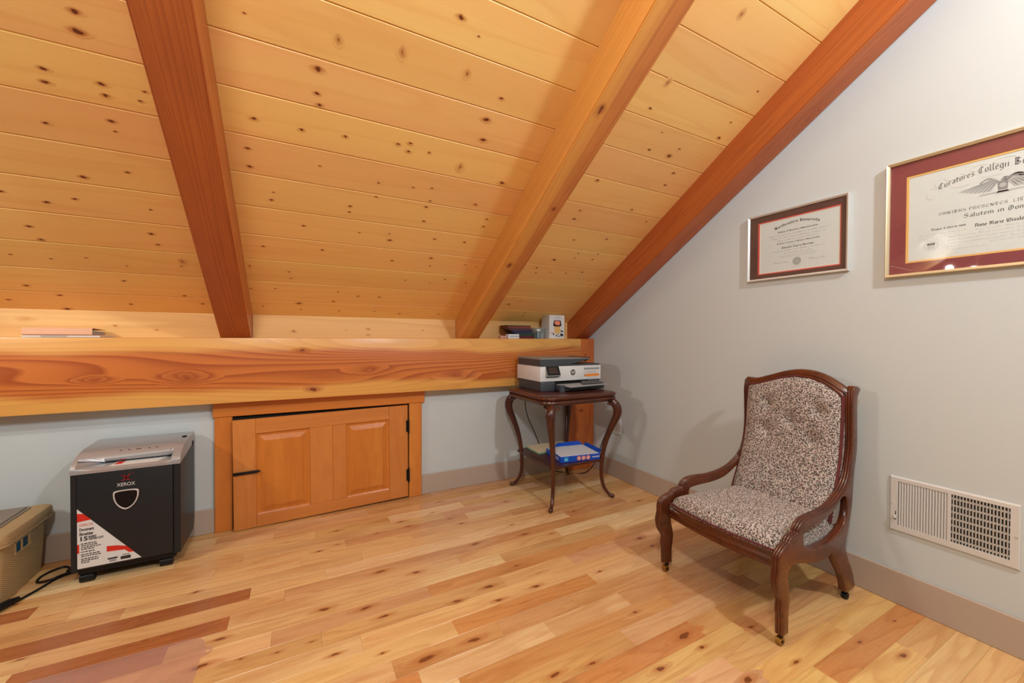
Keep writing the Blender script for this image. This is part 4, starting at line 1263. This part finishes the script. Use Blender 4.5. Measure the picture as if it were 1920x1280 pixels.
# ---------------------------------------------------------------- things standing on the beam
ZB = BZ1 + .0006
bd = thing('ring_binder', 'pale pink ring binder lying on a white booklet on the beam', 'binder', (-1.02, 2.78, ZB))
z0 = ZB + .0095
bm = B()
prof = [(2.722, z0), (2.714, z0 + .006), (2.714, z0 + .031), (2.722, z0 + .037), (2.872, z0 + .028), (2.872, z0 + .026), (2.724, z0 + .0345), (2.7165, z0 + .030), (2.7165, z0 + .007), (2.724, z0 + .0022), (2.872, z0 + .0022), (2.872, z0)]
loft(bm, [[(x, y, z) for y, z in prof] for x in (-1.141, -.902)])
obj('cover', bm, 'pink_binder', bd)
bm = B()
loft(bm, [[(x, y, z) for y, z in ((2.735, z0 + .003), (2.868, z0 + .003), (2.868, z0 + .017), (2.735, z0 + .024))] for x in (-1.136, -.906)])
obj('pages', bm, 'label_grey', bd)
bm = B()
box(bm, -1.142, -.872, 2.712, 2.878, ZB, ZB + .0088, .0015, 1)
wbk = thing('white_booklet', 'thin white booklet under the pink binder on the beam', 'booklet', (-1.0, 2.79, ZB))
obj('cover', bm, 'label_white', wbk)
bm = B()
box(bm, -1.078, -.99, 2.7112, 2.7119, ZB + .002, ZB + .0085)
obj('spine_print', bm, 'ink_pale', wbk)

# stack of thin coloured cases
CASES = [('maroon', S(92, 26, 48), 1.512, 1.672, .022), ('dark green', S(32, 66, 56), 1.500, 1.668, .021), ('navy', S(44, 44, 78), 1.480, 1.655, .018), ('plum', S(74, 52, 72), 1.462, 1.66, .013),
         ('brown', S(104, 62, 56), 1.44, 1.65, .012), ('rust', S(150, 72, 48), 1.432, 1.648, .011), ('slate', S(84, 76, 82), 1.425, 1.64, .008)]
z = ZB
for nm, c, x0, x1, h in CASES:
    cs = thing('slim_case', f'slim {nm} case in the stack beside the clear tub on the beam', 'case', ((x0 + x1) / 2, 2.81, z), 'slim cases stacked on the beam')
    m = plain(nm.replace(' ', '_') + '_case', c, .35, var=.15, scale=12)
    Mc = Matrix.Translation(((x0 + x1) / 2, 2.815, z)) @ Matrix.Rotation(math.radians(random.uniform(-1.5, 1.5)), 4, 'Z')
    w = (x1 - x0) / 2
    bm = B(); box(bm, -w, w, -.062, .06, 0, h * .46, .0012, 1, Mc)
    obj('case_bottom', bm, m, cs)
    bm = B(); box(bm, -w, w, -.0625, .06, h * .5, h - .0004, .0012, 1, Mc)
    obj('case_cover', bm, m, cs)
    z += h

# small cards in front of the stack
cb = thing('card_bundle', 'small white bundle of cards in front of the slim cases', 'cards', (1.45, 2.72, ZB))
Mc = Matrix.Translation((1.455, 2.722, ZB)) @ Matrix.Rotation(math.radians(3), 4, 'Z')
bm = B(); box(bm, -.045, .052, -.022, .022, 0, .034, .0008, 1, Mc)
obj('card_block', bm, 'paper', cb)
bm = B(); box(bm, -.03, .05, -.0226, -.0222, .012, .022, 0, 1, Mc)
obj('card_print', bm, 'ink_pale', cb)
ec = thing('eraser_block', 'small pinkish block at the end of the card bundle', 'block', (1.375, 2.72, ZB))
bm = B(); box(bm, 1.345, 1.405, 2.702, 2.738, ZB, ZB + .022, .004, 2)
obj('block', bm, plain('faded_pink_rubber', S(196, 142, 130), .6, var=.2, scale=20), ec)

# clear tub with lid, vial in front of it
tub = thing('clear_tub', 'clear plastic tub with lid beside the white box on the beam', 'tub', (1.735, 2.79, ZB))
def cup(x, y, r0, r1, z0, z1, t=.0015, n=20):
    bm = B()
    C = lambda r, z: [(x + r * math.cos(2 * math.pi * k / n), y + r * math.sin(2 * math.pi * k / n), z) for k in range(n)]
    loft(bm, [C(r0, z0), C(r1, z1), C(r1 - t, z1), C(r0 - t, z0 + t)])
    return bm
obj('cup', cup(1.745, 2.80, .052, .058, ZB, ZB + .078), 'clear_tub', tub, smooth=True)
obj('lid', cup(1.745, 2.80, .061, .061, ZB + .0785, ZB + .089), 'clear_tub', tub, smooth=True)
obj('contents', cyl(B(), (1.745, 2.80, ZB + .002), (1.745, 2.80, ZB + .045), .046, .048, 18), 'ink_pale', tub, smooth=True)
vial = thing('small_vial', 'small blue vial with white cap in front of the clear tub', 'vial', (1.693, 2.722, ZB))
obj('tube', cyl(B(), (1.693, 2.722, ZB), (1.693, 2.722, ZB + .06), .017, seg=18), 'blue_vial', vial, smooth=True)
obj('cap', cyl(B(), (1.693, 2.722, ZB + .0602), (1.693, 2.722, ZB + .075), .018, seg=18), 'white_plastic', vial, smooth=True)
bm = B()
for q in range(2):
    box(bm, 1.687 - q * .012, 1.69 - q * .012, 2.702, 2.7045, ZB + .005, ZB + .058)
obj('label_strip', bm, 'white_print', vial)

# white box with picture
kit = thing('product_box', 'upright white cardboard box with a printed gadget picture on the beam', 'box', (1.886, 2.79, ZB))
KX0, KX1, KY0, KY1, KZ1 = 1.800, 1.950, 2.722, 2.84, ZB + .193
kb = obj('carton', box(B(), KX0, KX1, KY0, KY1, ZB, KZ1, .0012, 1), 'label_white', kit)
def kflat(pts, m, lift=.0006):
    bm = B()
    loft(bm, [[(KX0 + x * .15, y, ZB + z * .193) for x, z in pts] for y in (KY0 - lift, KY0 - lift + .0003)])
    return obj('printed_picture', bm, m, kb)
kflat([(.24, .56), (.30, .78), (.74, .78), (.80, .56), (.70, .52), (.34, .52)], 'dark_side')
kflat([(.36, .60), (.33, .75), (.68, .75), (.70, .60), (.6, .57)], 'coral_print', .001)
kflat([(.34, .24), (.32, .52), (.72, .52), (.70, .24), (.52, .21)], M_['mat_gold'])
for a, b, c, d in ((.10, .28, .22, .22), (.22, .24, .30, .15), (.40, .16, .5, .10), (.56, .13, .66, .08), (.70, .22, .9, .1), (.74, .36, .88, .28), (.48, .20, .58, .17)):
    kflat([(a, b), (c, b - .01), (c + .02, d), (a + .03, d)], 'ink' if a > .15 else 'coral_print', .0009)
bm = B()
for x0, x1, zz in ((.42, .68, .93), (.40, .62, .89), (.28, .82, .845)):
    x = x0
    while x < x1:
        w = random.uniform(.02, .05)
        box(bm, KX0 + x * .15, KX0 + (x + w) * .15, KY0 - .0008, KY0 - .0004, ZB + zz * .193, ZB + (zz + .015) * .193)
        x += w + .015
obj('front_print', bm, 'label_grey', kb)
bm = B()
for i in range(5):
    y = KY0 + .015
    while y < KY1 - .03:
        w = random.uniform(.005, .014)
        box(bm, KX0 - .0008, KX0 - .0003, y, y + w, ZB + .145 - i * .016, ZB + .147 - i * .016)
        y += w + .004
obj('side_print', bm, 'label_grey', kb)

# ---------------------------------------------------------------- broad-nib lettering for the certificates
GL = {
 'i': (.36, [[(.16, 1), (.16, 0)], [(.16, 1.3), (.2, 1.34)]]), 'n': (.66, [[(.12, 1), (.12, 0)], [(.12, .85), (.32, 1), (.52, .85), (.52, 0)]]),
 'u': (.66, [[(.12, 1), (.12, .15), (.32, 0), (.52, .15)], [(.52, 1), (.52, 0)]]), 'm': (1.0, [[(.12, 1), (.12, 0)], [(.12, .85), (.3, 1), (.48, .85), (.48, 0)], [(.48, .85), (.66, 1), (.86, .85), (.86, 0)]]),
 'r': (.52, [[(.14, 1), (.14, 0)], [(.14, .85), (.32, 1), (.44, .9)]]), 'o': (.64, [[(.12, .85), (.12, .15), (.32, 0), (.52, .15), (.52, .85), (.32, 1), (.12, .85)]]),
 'a': (.64, [[(.14, .85), (.32, 1), (.52, .85), (.52, 0)], [(.52, .5), (.26, .5), (.12, .3), (.22, .05), (.52, .2)]]),
 'e': (.6, [[(.12, .5), (.46, .6), (.46, .85), (.32, 1), (.12, .8), (.12, .15), (.32, 0), (.5, .12)]]), 'c': (.56, [[(.48, .85), (.32, 1), (.12, .8), (.12, .15), (.32, 0), (.5, .12)]]),
 's': (.58, [[(.48, .88), (.3, 1), (.12, .85), (.14, .6), (.46, .42), (.48, .15), (.3, 0), (.08, .12)]]), 't': (.5, [[(.2, 1.3), (.2, .12), (.35, 0), (.48, .12)], [(.05, 1), (.45, 1)]]),
 'l': (.36, [[(.14, 1.6), (.14, .12), (.3, 0)]]), 'h': (.66, [[(.12, 1.6), (.12, 0)], [(.12, .85), (.32, 1), (.52, .85), (.5, -.1)]]),
 'd': (.66, [[(.2, 1.5), (.52, 1.1), (.52, .15), (.32, 0), (.12, .15), (.12, .8), (.32, 1), (.5, .85)]]), 'g': (.64, [[(.52, .85), (.32, 1), (.12, .85), (.12, .2), (.32, .05), (.52, .2)], [(.52, 1), (.52, -.3), (.3, -.5), (.08, -.35)]]),
 'y': (.66, [[(.12, 1), (.12, .2), (.32, 0), (.52, .2)], [(.52, 1), (.52, -.2), (.2, -.5)]]), 'f': (.46, [[(.45, 1.5), (.3, 1.6), (.18, 1.4), (.18, 0)], [(.0, 1), (.42, 1)]]),
 'v': (.64, [[(.12, 1.1), (.12, .2), (.32, 0), (.52, .2), (.52, .85), (.36, 1)]]), 'w': (1.0, [[(.12, 1.1), (.12, .2), (.3, 0), (.48, .2), (.48, 1)], [(.48, .2), (.66, 0), (.86, .2), (.86, .85), (.7, 1)]]),
 'b': (.64, [[(.12, 1.6), (.12, .12), (.32, 0), (.52, .15), (.52, .85), (.32, 1), (.12, .85)]]), 'k': (.62, [[(.12, 1.6), (.12, 0)], [(.12, .5), (.45, 1)], [(.2, .55), (.52, 0)]]),
 'N': (.95, [[(.1, 0), (.17, 1.4), (0, 1.5)], [(.17, 1.4), (.66, .2)], [(.78, 1.6), (.7, .1), (.52, 0)], [(.4, 1.5), (.4, .2)]]), 'U': (1.0, [[(0, 1.5), (.2, 1.5), (.16, .3), (.42, 0), (.78, .25)], [(.8, 1.6), (.8, 0)], [(.45, 1.4), (.45, .3)]]),
 'C': (.95, [[(.78, 1.3), (.5, 1.6), (.16, 1.2), (.12, .4), (.45, 0), (.82, .3)], [(.45, 1.5), (.45, .2)]]), 'S': (.9, [[(.75, 1.4), (.45, 1.6), (.12, 1.3), (.3, .9), (.7, .7), (.75, .25), (.4, 0), (.05, .2)], [(.1, .75), (.7, .95)]]),
 'B': (.92, [[(.15, 1.6), (.15, 0)], [(0, 1.4), (.4, 1.6), (.68, 1.3), (.3, .85), (.78, .5), (.5, .05), (.05, .1)], [(.4, 1.5), (.4, .2)]]), 'D': (.98, [[(.1, 1.5), (.5, 1.6), (.84, 1.0), (.72, .3), (.4, 0), (.1, .15), (.15, 1.1)], [(.45, 1.4), (.45, .2)]]),
 'A': (.95, [[(.05, .1), (.2, .05), (.35, 1.5), (.1, 1.3)], [(.35, 1.5), (.78, 1.4), (.78, 0)], [(.2, .7), (.75, .7)]]), 'M': (1.0, [[(.1, .05), (.15, 1.5)], [(.15, 1.5), (.48, 1.2), (.48, .1)], [(.48, 1.3), (.84, 1.5), (.84, 0)]]),
 'W': (1.1, [[(.05, 1.5), (.12, .3), (.3, 0), (.5, .3), (.5, 1.5)], [(.5, .3), (.72, 0), (.98, .4), (.92, 1.5), (.7, 1.3)]]), 'H': (.9, [[(.15, 1.6), (.15, 0)], [(.15, .8), (.45, 1.0), (.72, .75), (.66, 0), (.5, -.2)], [(0, 1.5), (.5, 1.55)]]),
 'E': (.9, [[(.78, 1.3), (.5, 1.6), (.16, 1.2), (.12, .4), (.45, 0), (.8, .3)], [(.2, .8), (.62, .85)]]), 'L': (.86, [[(.4, 1.6), (.2, 1.3), (.25, .2), (.05, .05)], [(.1, .1), (.5, 0), (.8, .25)]]),
 'O': (.92, [[(.42, 1.6), (.1, 1.2), (.1, .4), (.42, 0), (.78, .4), (.78, 1.2), (.42, 1.6)]]), 'P': (.85, [[(.15, 1.5), (.15, 0)], [(0, 1.4), (.4, 1.6), (.72, 1.3), (.66, .8), (.15, .7)]]),
 'R': (.9, [[(.15, 1.5), (.15, 0)], [(0, 1.4), (.4, 1.6), (.72, 1.3), (.66, .8), (.15, .7)], [(.3, .7), (.78, 0)]]), 'T': (.9, [[(0, 1.4), (.4, 1.6), (.82, 1.45)], [(.2, 1.4), (.12, .5), (.4, 0), (.78, .3)], [(.47, 1.5), (.47, .2)]]),
 'I': (.6, [[(.3, 1.6), (.3, 0)], [(.05, 1.5), (.55, 1.5)], [(.05, 0), (.55, .05)]]), 'V': (.9, [[(.05, 1.5), (.42, 0), (.8, 1.5)]]),
}
def nib(text, width, xh, pen=(.085, .07), gap=.06):
    """Quads of a broad pen along the letter strokes; returns [(4 points)], scaled to the width."""
    quads, x = [], 0.0
    for ch in text:
        if ch == ' ':
            x += .5
            continue
        w, strokes = GL[ch]
        for st in strokes:
            for (a, b), (c, d) in zip(st, st[1:]):
                quads.append([(x + a - pen[0], b - pen[1]), (x + c - pen[0], d - pen[1]), (x + c + pen[0], d + pen[1]), (x + a + pen[0], b + pen[1])])
                # the thin side of the pen keeps hairlines visible
                quads.append([(x + a - .02, b + .03), (x + c - .02, d + .03), (x + c + .02, d - .03), (x + a + .02, b - .03)])
        x += w + gap
    k = width / x
    return [[(a * k, b * xh) for a, b in q] for q in quads]
def arc(quads, width, rise):
    """Bend a line of lettering over a shallow arch."""
    out = []
    for q in quads:
        r = []
        for a, b in q:
            t = 2 * a / width - 1
            sl = -4 * rise * t / width
            r.append((a - b * sl * .8, b + rise * (1 - t * t)))
        out.append(r)
    return out
def scribble(width, xh, rng_, words=6):
    """Illegible running script: thin slanted looping strokes."""
    quads, x = [], 0.0
    t = xh * .055
    while x < width:
        e = min(x + rng_.uniform(.5, 1.4) * width / words, width)
        n = max(4, int((e - x) / (xh * .3)))
        pts = []
        for i in range(4 * n):
            u = i / (4 * n)
            a = 2 * math.pi * n * u * .5
            amp = .5 + .18 * math.sin(7 * u + x * 90)
            h = amp * (.5 - .5 * math.cos(a)) * xh
            if i < 4:
                h *= 1.9
            pts.append((x + (e - x) * u + .45 * h, h))
        for (px_, py), (nx, ny) in zip(pts, pts[1:]):
            quads.append([(px_ - t, py - t * .5), (nx - t, ny - t * .5), (nx + t, ny + t * .5), (px_ + t, py + t * .5)])
        x = e + xh * .8
    return quads
def on_wall(quads, y0, z0, x, flip=True):
    """Lay quads on the gable wall: reading direction runs towards -Y."""
    bm = B()
    for q in quads:
        vs_ = [bm.verts.new((x, y0 - a, z0 + b)) for a, b in q]
        bm.faces.new(vs_)
    return bm
def ringq(cx, cz, r0, r1, n=28):
    out = []
    for k in range(n):
        a, b = 2 * math.pi * k / n, 2 * math.pi * (k + 1) / n
        out.append([(cx + r0 * math.cos(a), cz + r0 * math.sin(a)), (cx + r1 * math.cos(a), cz + r1 * math.sin(a)), (cx + r1 * math.cos(b), cz + r1 * math.sin(b)), (cx + r0 * math.cos(b), cz + r0 * math.sin(b))])
    return out

def frame_ring(bm, yl, yr, zb, zt, w, x0, x1):
    """Mitred moulding around an opening; profile rises towards the room."""
    prof = [(0, x1), (0, x0 + .003), (.002, x0), (w * .45, x0 + .001), (w * .7, x0 + .004), (w, x0 + .006), (w, x1)]
    rings = []
    for (cy, cz, sy, sz) in ((yl, zb, -1, 1), (yr, zb, 1, 1), (yr, zt, 1, -1), (yl, zt, -1, -1)):
        rings.append([(x, cy + sy * d, cz + sz * d) for d, x in prof])
    R = [[bm.verts.new(p) for p in r] for r in rings]
    n = len(prof)
    for i in range(4):
        a, b = R[i], R[(i + 1) % 4]
        for k in range(n):
            bm.faces.new((a[k], a[(k + 1) % n], b[(k + 1) % n], b[k]))
    return bm
def panel(name, yl, yr, zb, zt, x0, x1, m, parent, hole=None):
    bm = B()
    if hole is None:
        box(bm, x0, x1, yr, yl, zb, zt)
    else:
        hl, hr, hb, ht = hole
        box(bm, x0, x1, yr, yl, zb, hb)
        box(bm, x0, x1, yr, yl, ht, zt)
        box(bm, x0, x1, hl, yl, hb, ht)
        box(bm, x0, x1, yr, hr, hb, ht)
    return obj(name, bm, m, parent)
FX = WX - .0003

# small certificate: silver frame, brown mount
f1 = thing('framed_certificate', 'small certificate in silver frame with dark brown mount', 'picture frame', (WX, 1.125, 1.617))
obj('frame', frame_ring(B(), 1.360, .892, 1.437, 1.797, .0105, WX - .022, FX), 'frame_silver', f1)
panel('backing', 1.352, .900, 1.445, 1.789, FX - .004, FX, 'mat_cream', f1)
panel('paper', 1.315, .92, 1.46, 1.765, FX - .0056, FX - .0042, 'diploma', f1)
panel('mount_cream', 1.312, .919, 1.463, 1.762, FX - .0068, FX - .0058, 'mat_cream', f1, (1.297, .931, 1.477, 1.746))
panel('mount_red', 1.318, .916, 1.46, 1.765, FX - .0080, FX - .0070, 'mat_red', f1, (1.2995, .929, 1.4745, 1.7485))
panel('mount_brown', 1.349, .903, 1.448, 1.786, FX - .0100, FX - .0082, 'mat_brown', f1, (1.3085, .9245, 1.4685, 1.755))
obj('glass', box(B(), FX - .0128, FX - .0112, .9035, 1.3485, 1.4485, 1.7855), 'glass', f1)
px = FX - .0060
r_ = random.Random(3)
ppr = [o for o in f1.children if o.name.startswith('paper')][0]
obj('heading', on_wall(arc(nib('Northeastern University', .205, .0088), .205, .021), 1.219, 1.697, px), 'ink', ppr)
obj('heading', on_wall(nib('College of Business Administration', .186, .0048), 1.207, 1.679, px), 'ink', ppr)
for y0, y1, z, h in ((1.247, .982, 1.6625, .0055), (1.238, .99, 1.6480, .0055), (1.211, 1.02, 1.6340, .0055), (1.232, .991, 1.5795, .0055), (1.173, 1.045, 1.5645, .0055)):
    obj('script_line', on_wall(scribble(y0 - y1, h * 1.25, r_), y0, z, px), 'ink_grey', ppr)
obj('degree_line', on_wall(nib('Bachelor of Science in Business Administration', .198, .0042), 1.21, 1.6185, px), 'ink', ppr)
obj('name_line', on_wall(nib('Charles Harry Merrow', .148, .0062), 1.186, 1.593, px), 'ink', ppr)
for y0, y1, z in ((1.2, 1.023, 1.5535), (1.188, 1.032, 1.5465)):
    obj('small_print', on_wall(scribble(y0 - y1, .003, r_, 9), y0, z, px), 'ink', ppr)
for y0, y1, z in ((1.225, 1.152, 1.518), (1.061, .988, 1.518)):
    obj('signature', on_wall(scribble(y0 - y1, .009, r_, 2), y0, z, px), 'ink_grey', ppr)
sl_ = []
for a, b in ((.0195, .0175), (.0155, .0125), (.010, .008)):
    sl_ += ringq(0, 0, a, b)
for k in range(12):
    t = 2 * math.pi * k / 12
    sl_.append([(.003 * math.cos(t), .003 * math.sin(t)), (.008 * math.cos(t), .008 * math.sin(t)), (.008 * math.cos(t + .25), .008 * math.sin(t + .25)), (.003 * math.cos(t + .25), .003 * math.sin(t + .25))])
obj('round_seal', on_wall(sl_, 1.113, 1.519, px), 'ink_grey', ppr)
obj('small_print', on_wall(scribble(.04, .003, r_, 3), 1.135, 1.494, px), 'ink', ppr)

# large certificate: champagne frame, burgundy mount
L2, R2, B2, T2 = .760, .130, 1.3845, 1.866
f2 = thing('framed_certificate', 'large certificate in champagne frame with burgundy mount', 'picture frame', (WX, .445, 1.625))
obj('frame', frame_ring(B(), L2, R2, B2, T2, .0115, WX - .026, FX), 'frame_gold', f2)
panel('backing', L2 - .008, R2 + .008, B2 + .008, T2 - .008, FX - .004, FX, 'mat_cream', f2)
p2 = panel('paper', .705, R2 + .05, 1.43, 1.81, FX - .0056, FX - .0042, 'diploma', f2)
panel('mount_gold', .712, R2 + .045, 1.425, 1.815, FX - .0074, FX - .0058, 'mat_gold', f2, (.6905, .199, 1.4455, 1.7905))
panel('mount_burgundy', L2 - .011, R2 + .011, B2 + .011, T2 - .011, FX - .0100, FX - .0078, 'mat_burgundy', f2, (.6985, .191, 1.4385, 1.7985))
obj('glass', box(B(), FX - .0128, FX - .0112, R2 + .0115, L2 - .0115, B2 + .0115, T2 - .0115), 'glass', f2)
def arc_words(words, y_ref, z0, c_y, rise_at):
    q = []
    for w, y0, y1, h in words:
        for quad in nib(w, y0 - y1, h):
            q.append([(y_ref - (y0 - a), b + rise_at(y0 - a)) for a, b in quad])
    return q
def rise2(y):
    t = (y - .442) / .18
    return .036 * (1 - t * t)
obj('heading', on_wall(arc_words([('Curatores', .605, .508, .0135), ('Collegii', .500, .424, .0150), ('Bo', .414, .384, .0160)], .605, 0, .442, rise2), .605, 1.7085, px), 'ink_grey', p2)
fl = []
for cx, cz, rx, rz, a0, a1 in ((.622, 1.700, .020, .024, 60, 330), (.56, 1.752, .03, .014, 150, 400), (.50, 1.762, .025, .012, 20, 300), (.44, 1.77, .03, .010, 0, 280), (.60, 1.735, .018, .02, 90, 260), (.54, 1.715, .03, .008, 190, 350), (.46, 1.727, .03, .006, 180, 360)):
    n = 22
    for i in range(n):
        a, b = (math.radians(a0 + (a1 - a0) * j / n) for j in (i, i + 1))
        f = 1 - .35 * i / n
        P, Q = (cx - rx * f * math.cos(a), cz + rz * f * math.sin(a)), (cx - rx * f * math.cos(b), cz + rz * f * math.sin(b))
        w = .00045
        fl.append([(.605 - P[0] - w, P[1] - w), (.605 - Q[0] - w, Q[1] - w), (.605 - Q[0] + w, Q[1] + w), (.605 - P[0] + w, P[1] + w)])
obj('flourish', on_wall(fl, .605, 0, px), 'ink_pale', p2)
# spread bird vignette, drawn in feathers
eg, eg2 = [], []
ec, ez = .440, 1.684
for s in (-1, 1):
    for i in range(15):
        t = i / 14
        bx, bz = s * (.012 + .028 * t), .012 + .012 * math.sin(t * 2.6)
        tx_, tz = s * (.03 + .078 * t), -.016 + .020 * t ** 2
        w = .0028
        (eg if i % 2 else eg2).append([(bx - w, bz), (tx_ - w * .5, tz), (tx_ + w * .5, tz - .001), (bx + w, bz + .002)])
    for i in range(9):
        t = i / 8
        bx, bz = s * (.008 + .04 * t), .016 + .014 * math.sin(t * 2.8)
        eg.append([(bx - .004, bz), (bx, bz + .004), (bx + s * .009, bz + .001), (bx + s * .004, bz - .005)])
eg += [[(-.013, .014), (.013, .014), (.011, -.018), (-.011, -.018)], [(-.006, .016), (.002, .028), (.009, .026), (.006, .014)], [(.006, .027), (.014, .026), (.009, .023), (.006, .024)]]
eg2 += ringq(0, -.002, 0, .0085, 16) + [[(-.05, -.022), (.05, -.022), (.06, -.027), (-.06, -.027)], [(-.01, -.018), (-.016, -.03), (.016, -.03), (.01, -.018)]]
obj('bird_vignette', on_wall(eg, ec, ez, px), 'ink_grey', p2)
obj('bird_shading', on_wall(eg2, ec, ez, px - .0002), 'ink_pale', p2)
obj('heading', on_wall(nib('OMNIBUS PRESENTES', .176, .0068, (.06, .05)) + [[(a + .186, b) for a, b in q] for q in nib('LITE', .034, .0072, (.06, .05))], .602, 1.6135, px), 'ink_grey', p2)
obj('heading', on_wall(nib('Salutem in Dom', .150, .0100), .535, 1.587, px), 'ink_grey', p2)
obj('heading', on_wall(nib('Hisce Literis nos', .094, .0058), .622, 1.5575, px), 'ink', p2)
obj('name_line', on_wall(nib('Anne Marie Wissler', .124, .0082), .507, 1.546, px), 'ink', p2)
for y0, y1, z, h in ((.660, .53, 1.5405, .0045), (.505, .22, 1.5335, .0045), (.660, .58, 1.528, .004), (.575, .22, 1.521, .0045), (.578, .22, 1.508, .0045), (.575, .22, 1.4955, .0045), (.578, .545, 1.484, .0045), (.47, .3, 1.484, .0045), (.582, .472, 1.4715, .0045), (.645, .60, 1.5195, .003)):
    obj('script_line', on_wall(scribble(y0 - y1, h * 1.4, r_, 9), y0, z, px), 'ink_pale', p2)
sl_ = ringq(0, 0, .0215, .0205) + ringq(0, 0, .0185, .0178)
sl_ = [[(a, b * .92) for a, b in q] for q in sl_]
obj('oval_seal', on_wall(sl_ + [[(-.011, -.012), (.011, -.012), (.011, .003), (-.011, .003)]], .623, 1.4975, px), 'ink_pale', p2)
obj('seal_shield', on_wall([[(-.011, .003), (-.004, .003), (-.004, .011), (-.011, .011)], [(-.003, .003), (.003, .003), (.003, .011), (-.003, .011)], [(.004, .003), (.011, .003), (.011, .011), (.004, .011)]], .623, 1.4975, px - .0002), 'ink', p2)

# ---------------------------------------------------------------- wall register
vent = thing('wall_register', 'white metal air register low on the gable wall', 'vent', (WX, .56, .424))
VL, VR, VB, VT = .7365, .3820, .3075, .5395
VX = WX - .009
SL, SR, SB, ST = .708, .406, .334, .5205
bm = B()
frame = [(VL, VB), (VR, VB), (VR, VT), (VL, VT)]
def vring(x, inset):
    return [(x, VL - inset, VB + inset), (x, VR + inset, VB + inset), (x, VR + inset, VT - inset), (x, VL - inset, VT - inset)]
def sring(x):
    return [(x, SL, SB), (x, SR, SB), (x, SR, ST), (x, SL, ST)]
R = [[bm.verts.new(p) for p in r] for r in (vring(FX, 0), vring(VX + .004, .0005), vring(VX, .005), sring(VX), sring(FX))]
for a, b in zip(R, R[1:] + R[:1]):
    for k in range(4):
        bm.faces.new((a[k], a[(k + 1) % 4], b[(k + 1) % 4], b[k]))
obj('face_plate', bm, 'vent', vent)
obj('duct', box(B(), FX - .0006, FX - .0001, SR, SL, SB, ST), 'dark_gap', vent)
obj('centre_bar', box(B(), VX, VX + .004, .5525, .5625, SB, ST), 'vent', vent)
for half, (ya, yb, ang) in enumerate(((.7065, .5635, 40), (.5515, .4075, -42))):
    n = 17
    for i in range(n):
        y = ya + (yb - ya) * (i + .5) / n
        M2 = Matrix.Translation((VX + .0032, y, (SB + ST) / 2)) @ Matrix.Rotation(math.radians(ang), 4, 'Z')
        w = .0037 if half == 0 else .0026
        bm = B()
        box(bm, -.0006, .0006, -w, w, (SB - ST) / 2, (ST - SB) / 2, 0, 1, M2)
        obj('slat', bm, 'vent', vent, origin=(VX + .0032, y, (SB + ST) / 2))
for i in range(7):
    z = SB + .012 + i * .0262
    bm = B()
    box(bm, VX + .0060, VX + .0080, SR, .5525, z - .0035, z + .0035)
    obj('louvre_blade', bm, 'vent', vent)
for y, z in ((.7255, .426), (.3905, .425)):
    bm = B()
    cyl(bm, (VX - .0016, y, z), (VX, y, z), .0048, seg=14)
    sc_ = obj('screw', bm, 'vent', vent, smooth=True)
    obj('screw_slot', box(B(), VX - .002, VX - .0016, y - .0035, y + .0035, z - .0006, z + .0006), 'label_grey', sc_)
obj('lever_slot', box(B(), VX - .0004, VX + .0006, .7135, .7165, .356, .392), 'dark_gap', vent)
obj('lever', box(B(), VX - .010, VX - .0005, .7105, .7215, .362, .376, .002, 1), 'vent', vent)

# ---------------------------------------------------------------- spot lamps on the slope, left of the view
for i, (x, y, z) in enumerate(((-2.08, 1.655, 1.945), (-2.08, 1.468, 1.905))):
    sp = thing('spot_lamp', ('ceiling spot lamp on the lower board of the pair', 'ceiling spot lamp on the higher board of the pair')[i], 'lamp', (x, y, z), 'pair of ceiling spot lamps')
    top_z = roof_z(y) - .006
    d = Vector((.80, .12, -.45)).normalized()
    c = Vector((x, y, z))
    obj('arm', tube(B(), [(x - .05, y, top_z), (x - .05, y, z + .04), c - d * .045], .008, 10), 'white_plastic', sp, smooth=True)
    obj('shade', tube(B(), [c - d * .06, c - d * .05, c - d * .002], [.012, .018, .022], 20, caps=False), 'black_plastic', sp, smooth=True)
    bm = B()
    ball(bm, c - d * .004, .011, 14)
    obj('bulb', bm, 'bulb', sp, smooth=True)
    ld = bpy.data.lights.new('spot_lamp_light', 'SPOT')
    ld.energy = 26
    ld.spot_size = math.radians(130)
    ld.spot_blend = .5
    ld.shadow_soft_size = .03
    ld.color = (1, .95, .88)
    lo = bpy.data.objects.new('spot_lamp_light', ld)
    COL.objects.link(lo)
    lo.location = c + d * .03
    lo.rotation_euler = Vector((.93, .05, -.36)).to_track_quat('-Z', 'Y').to_euler()

for o in bpy.data.objects:
    if '_o' in o:
        del o['_o']
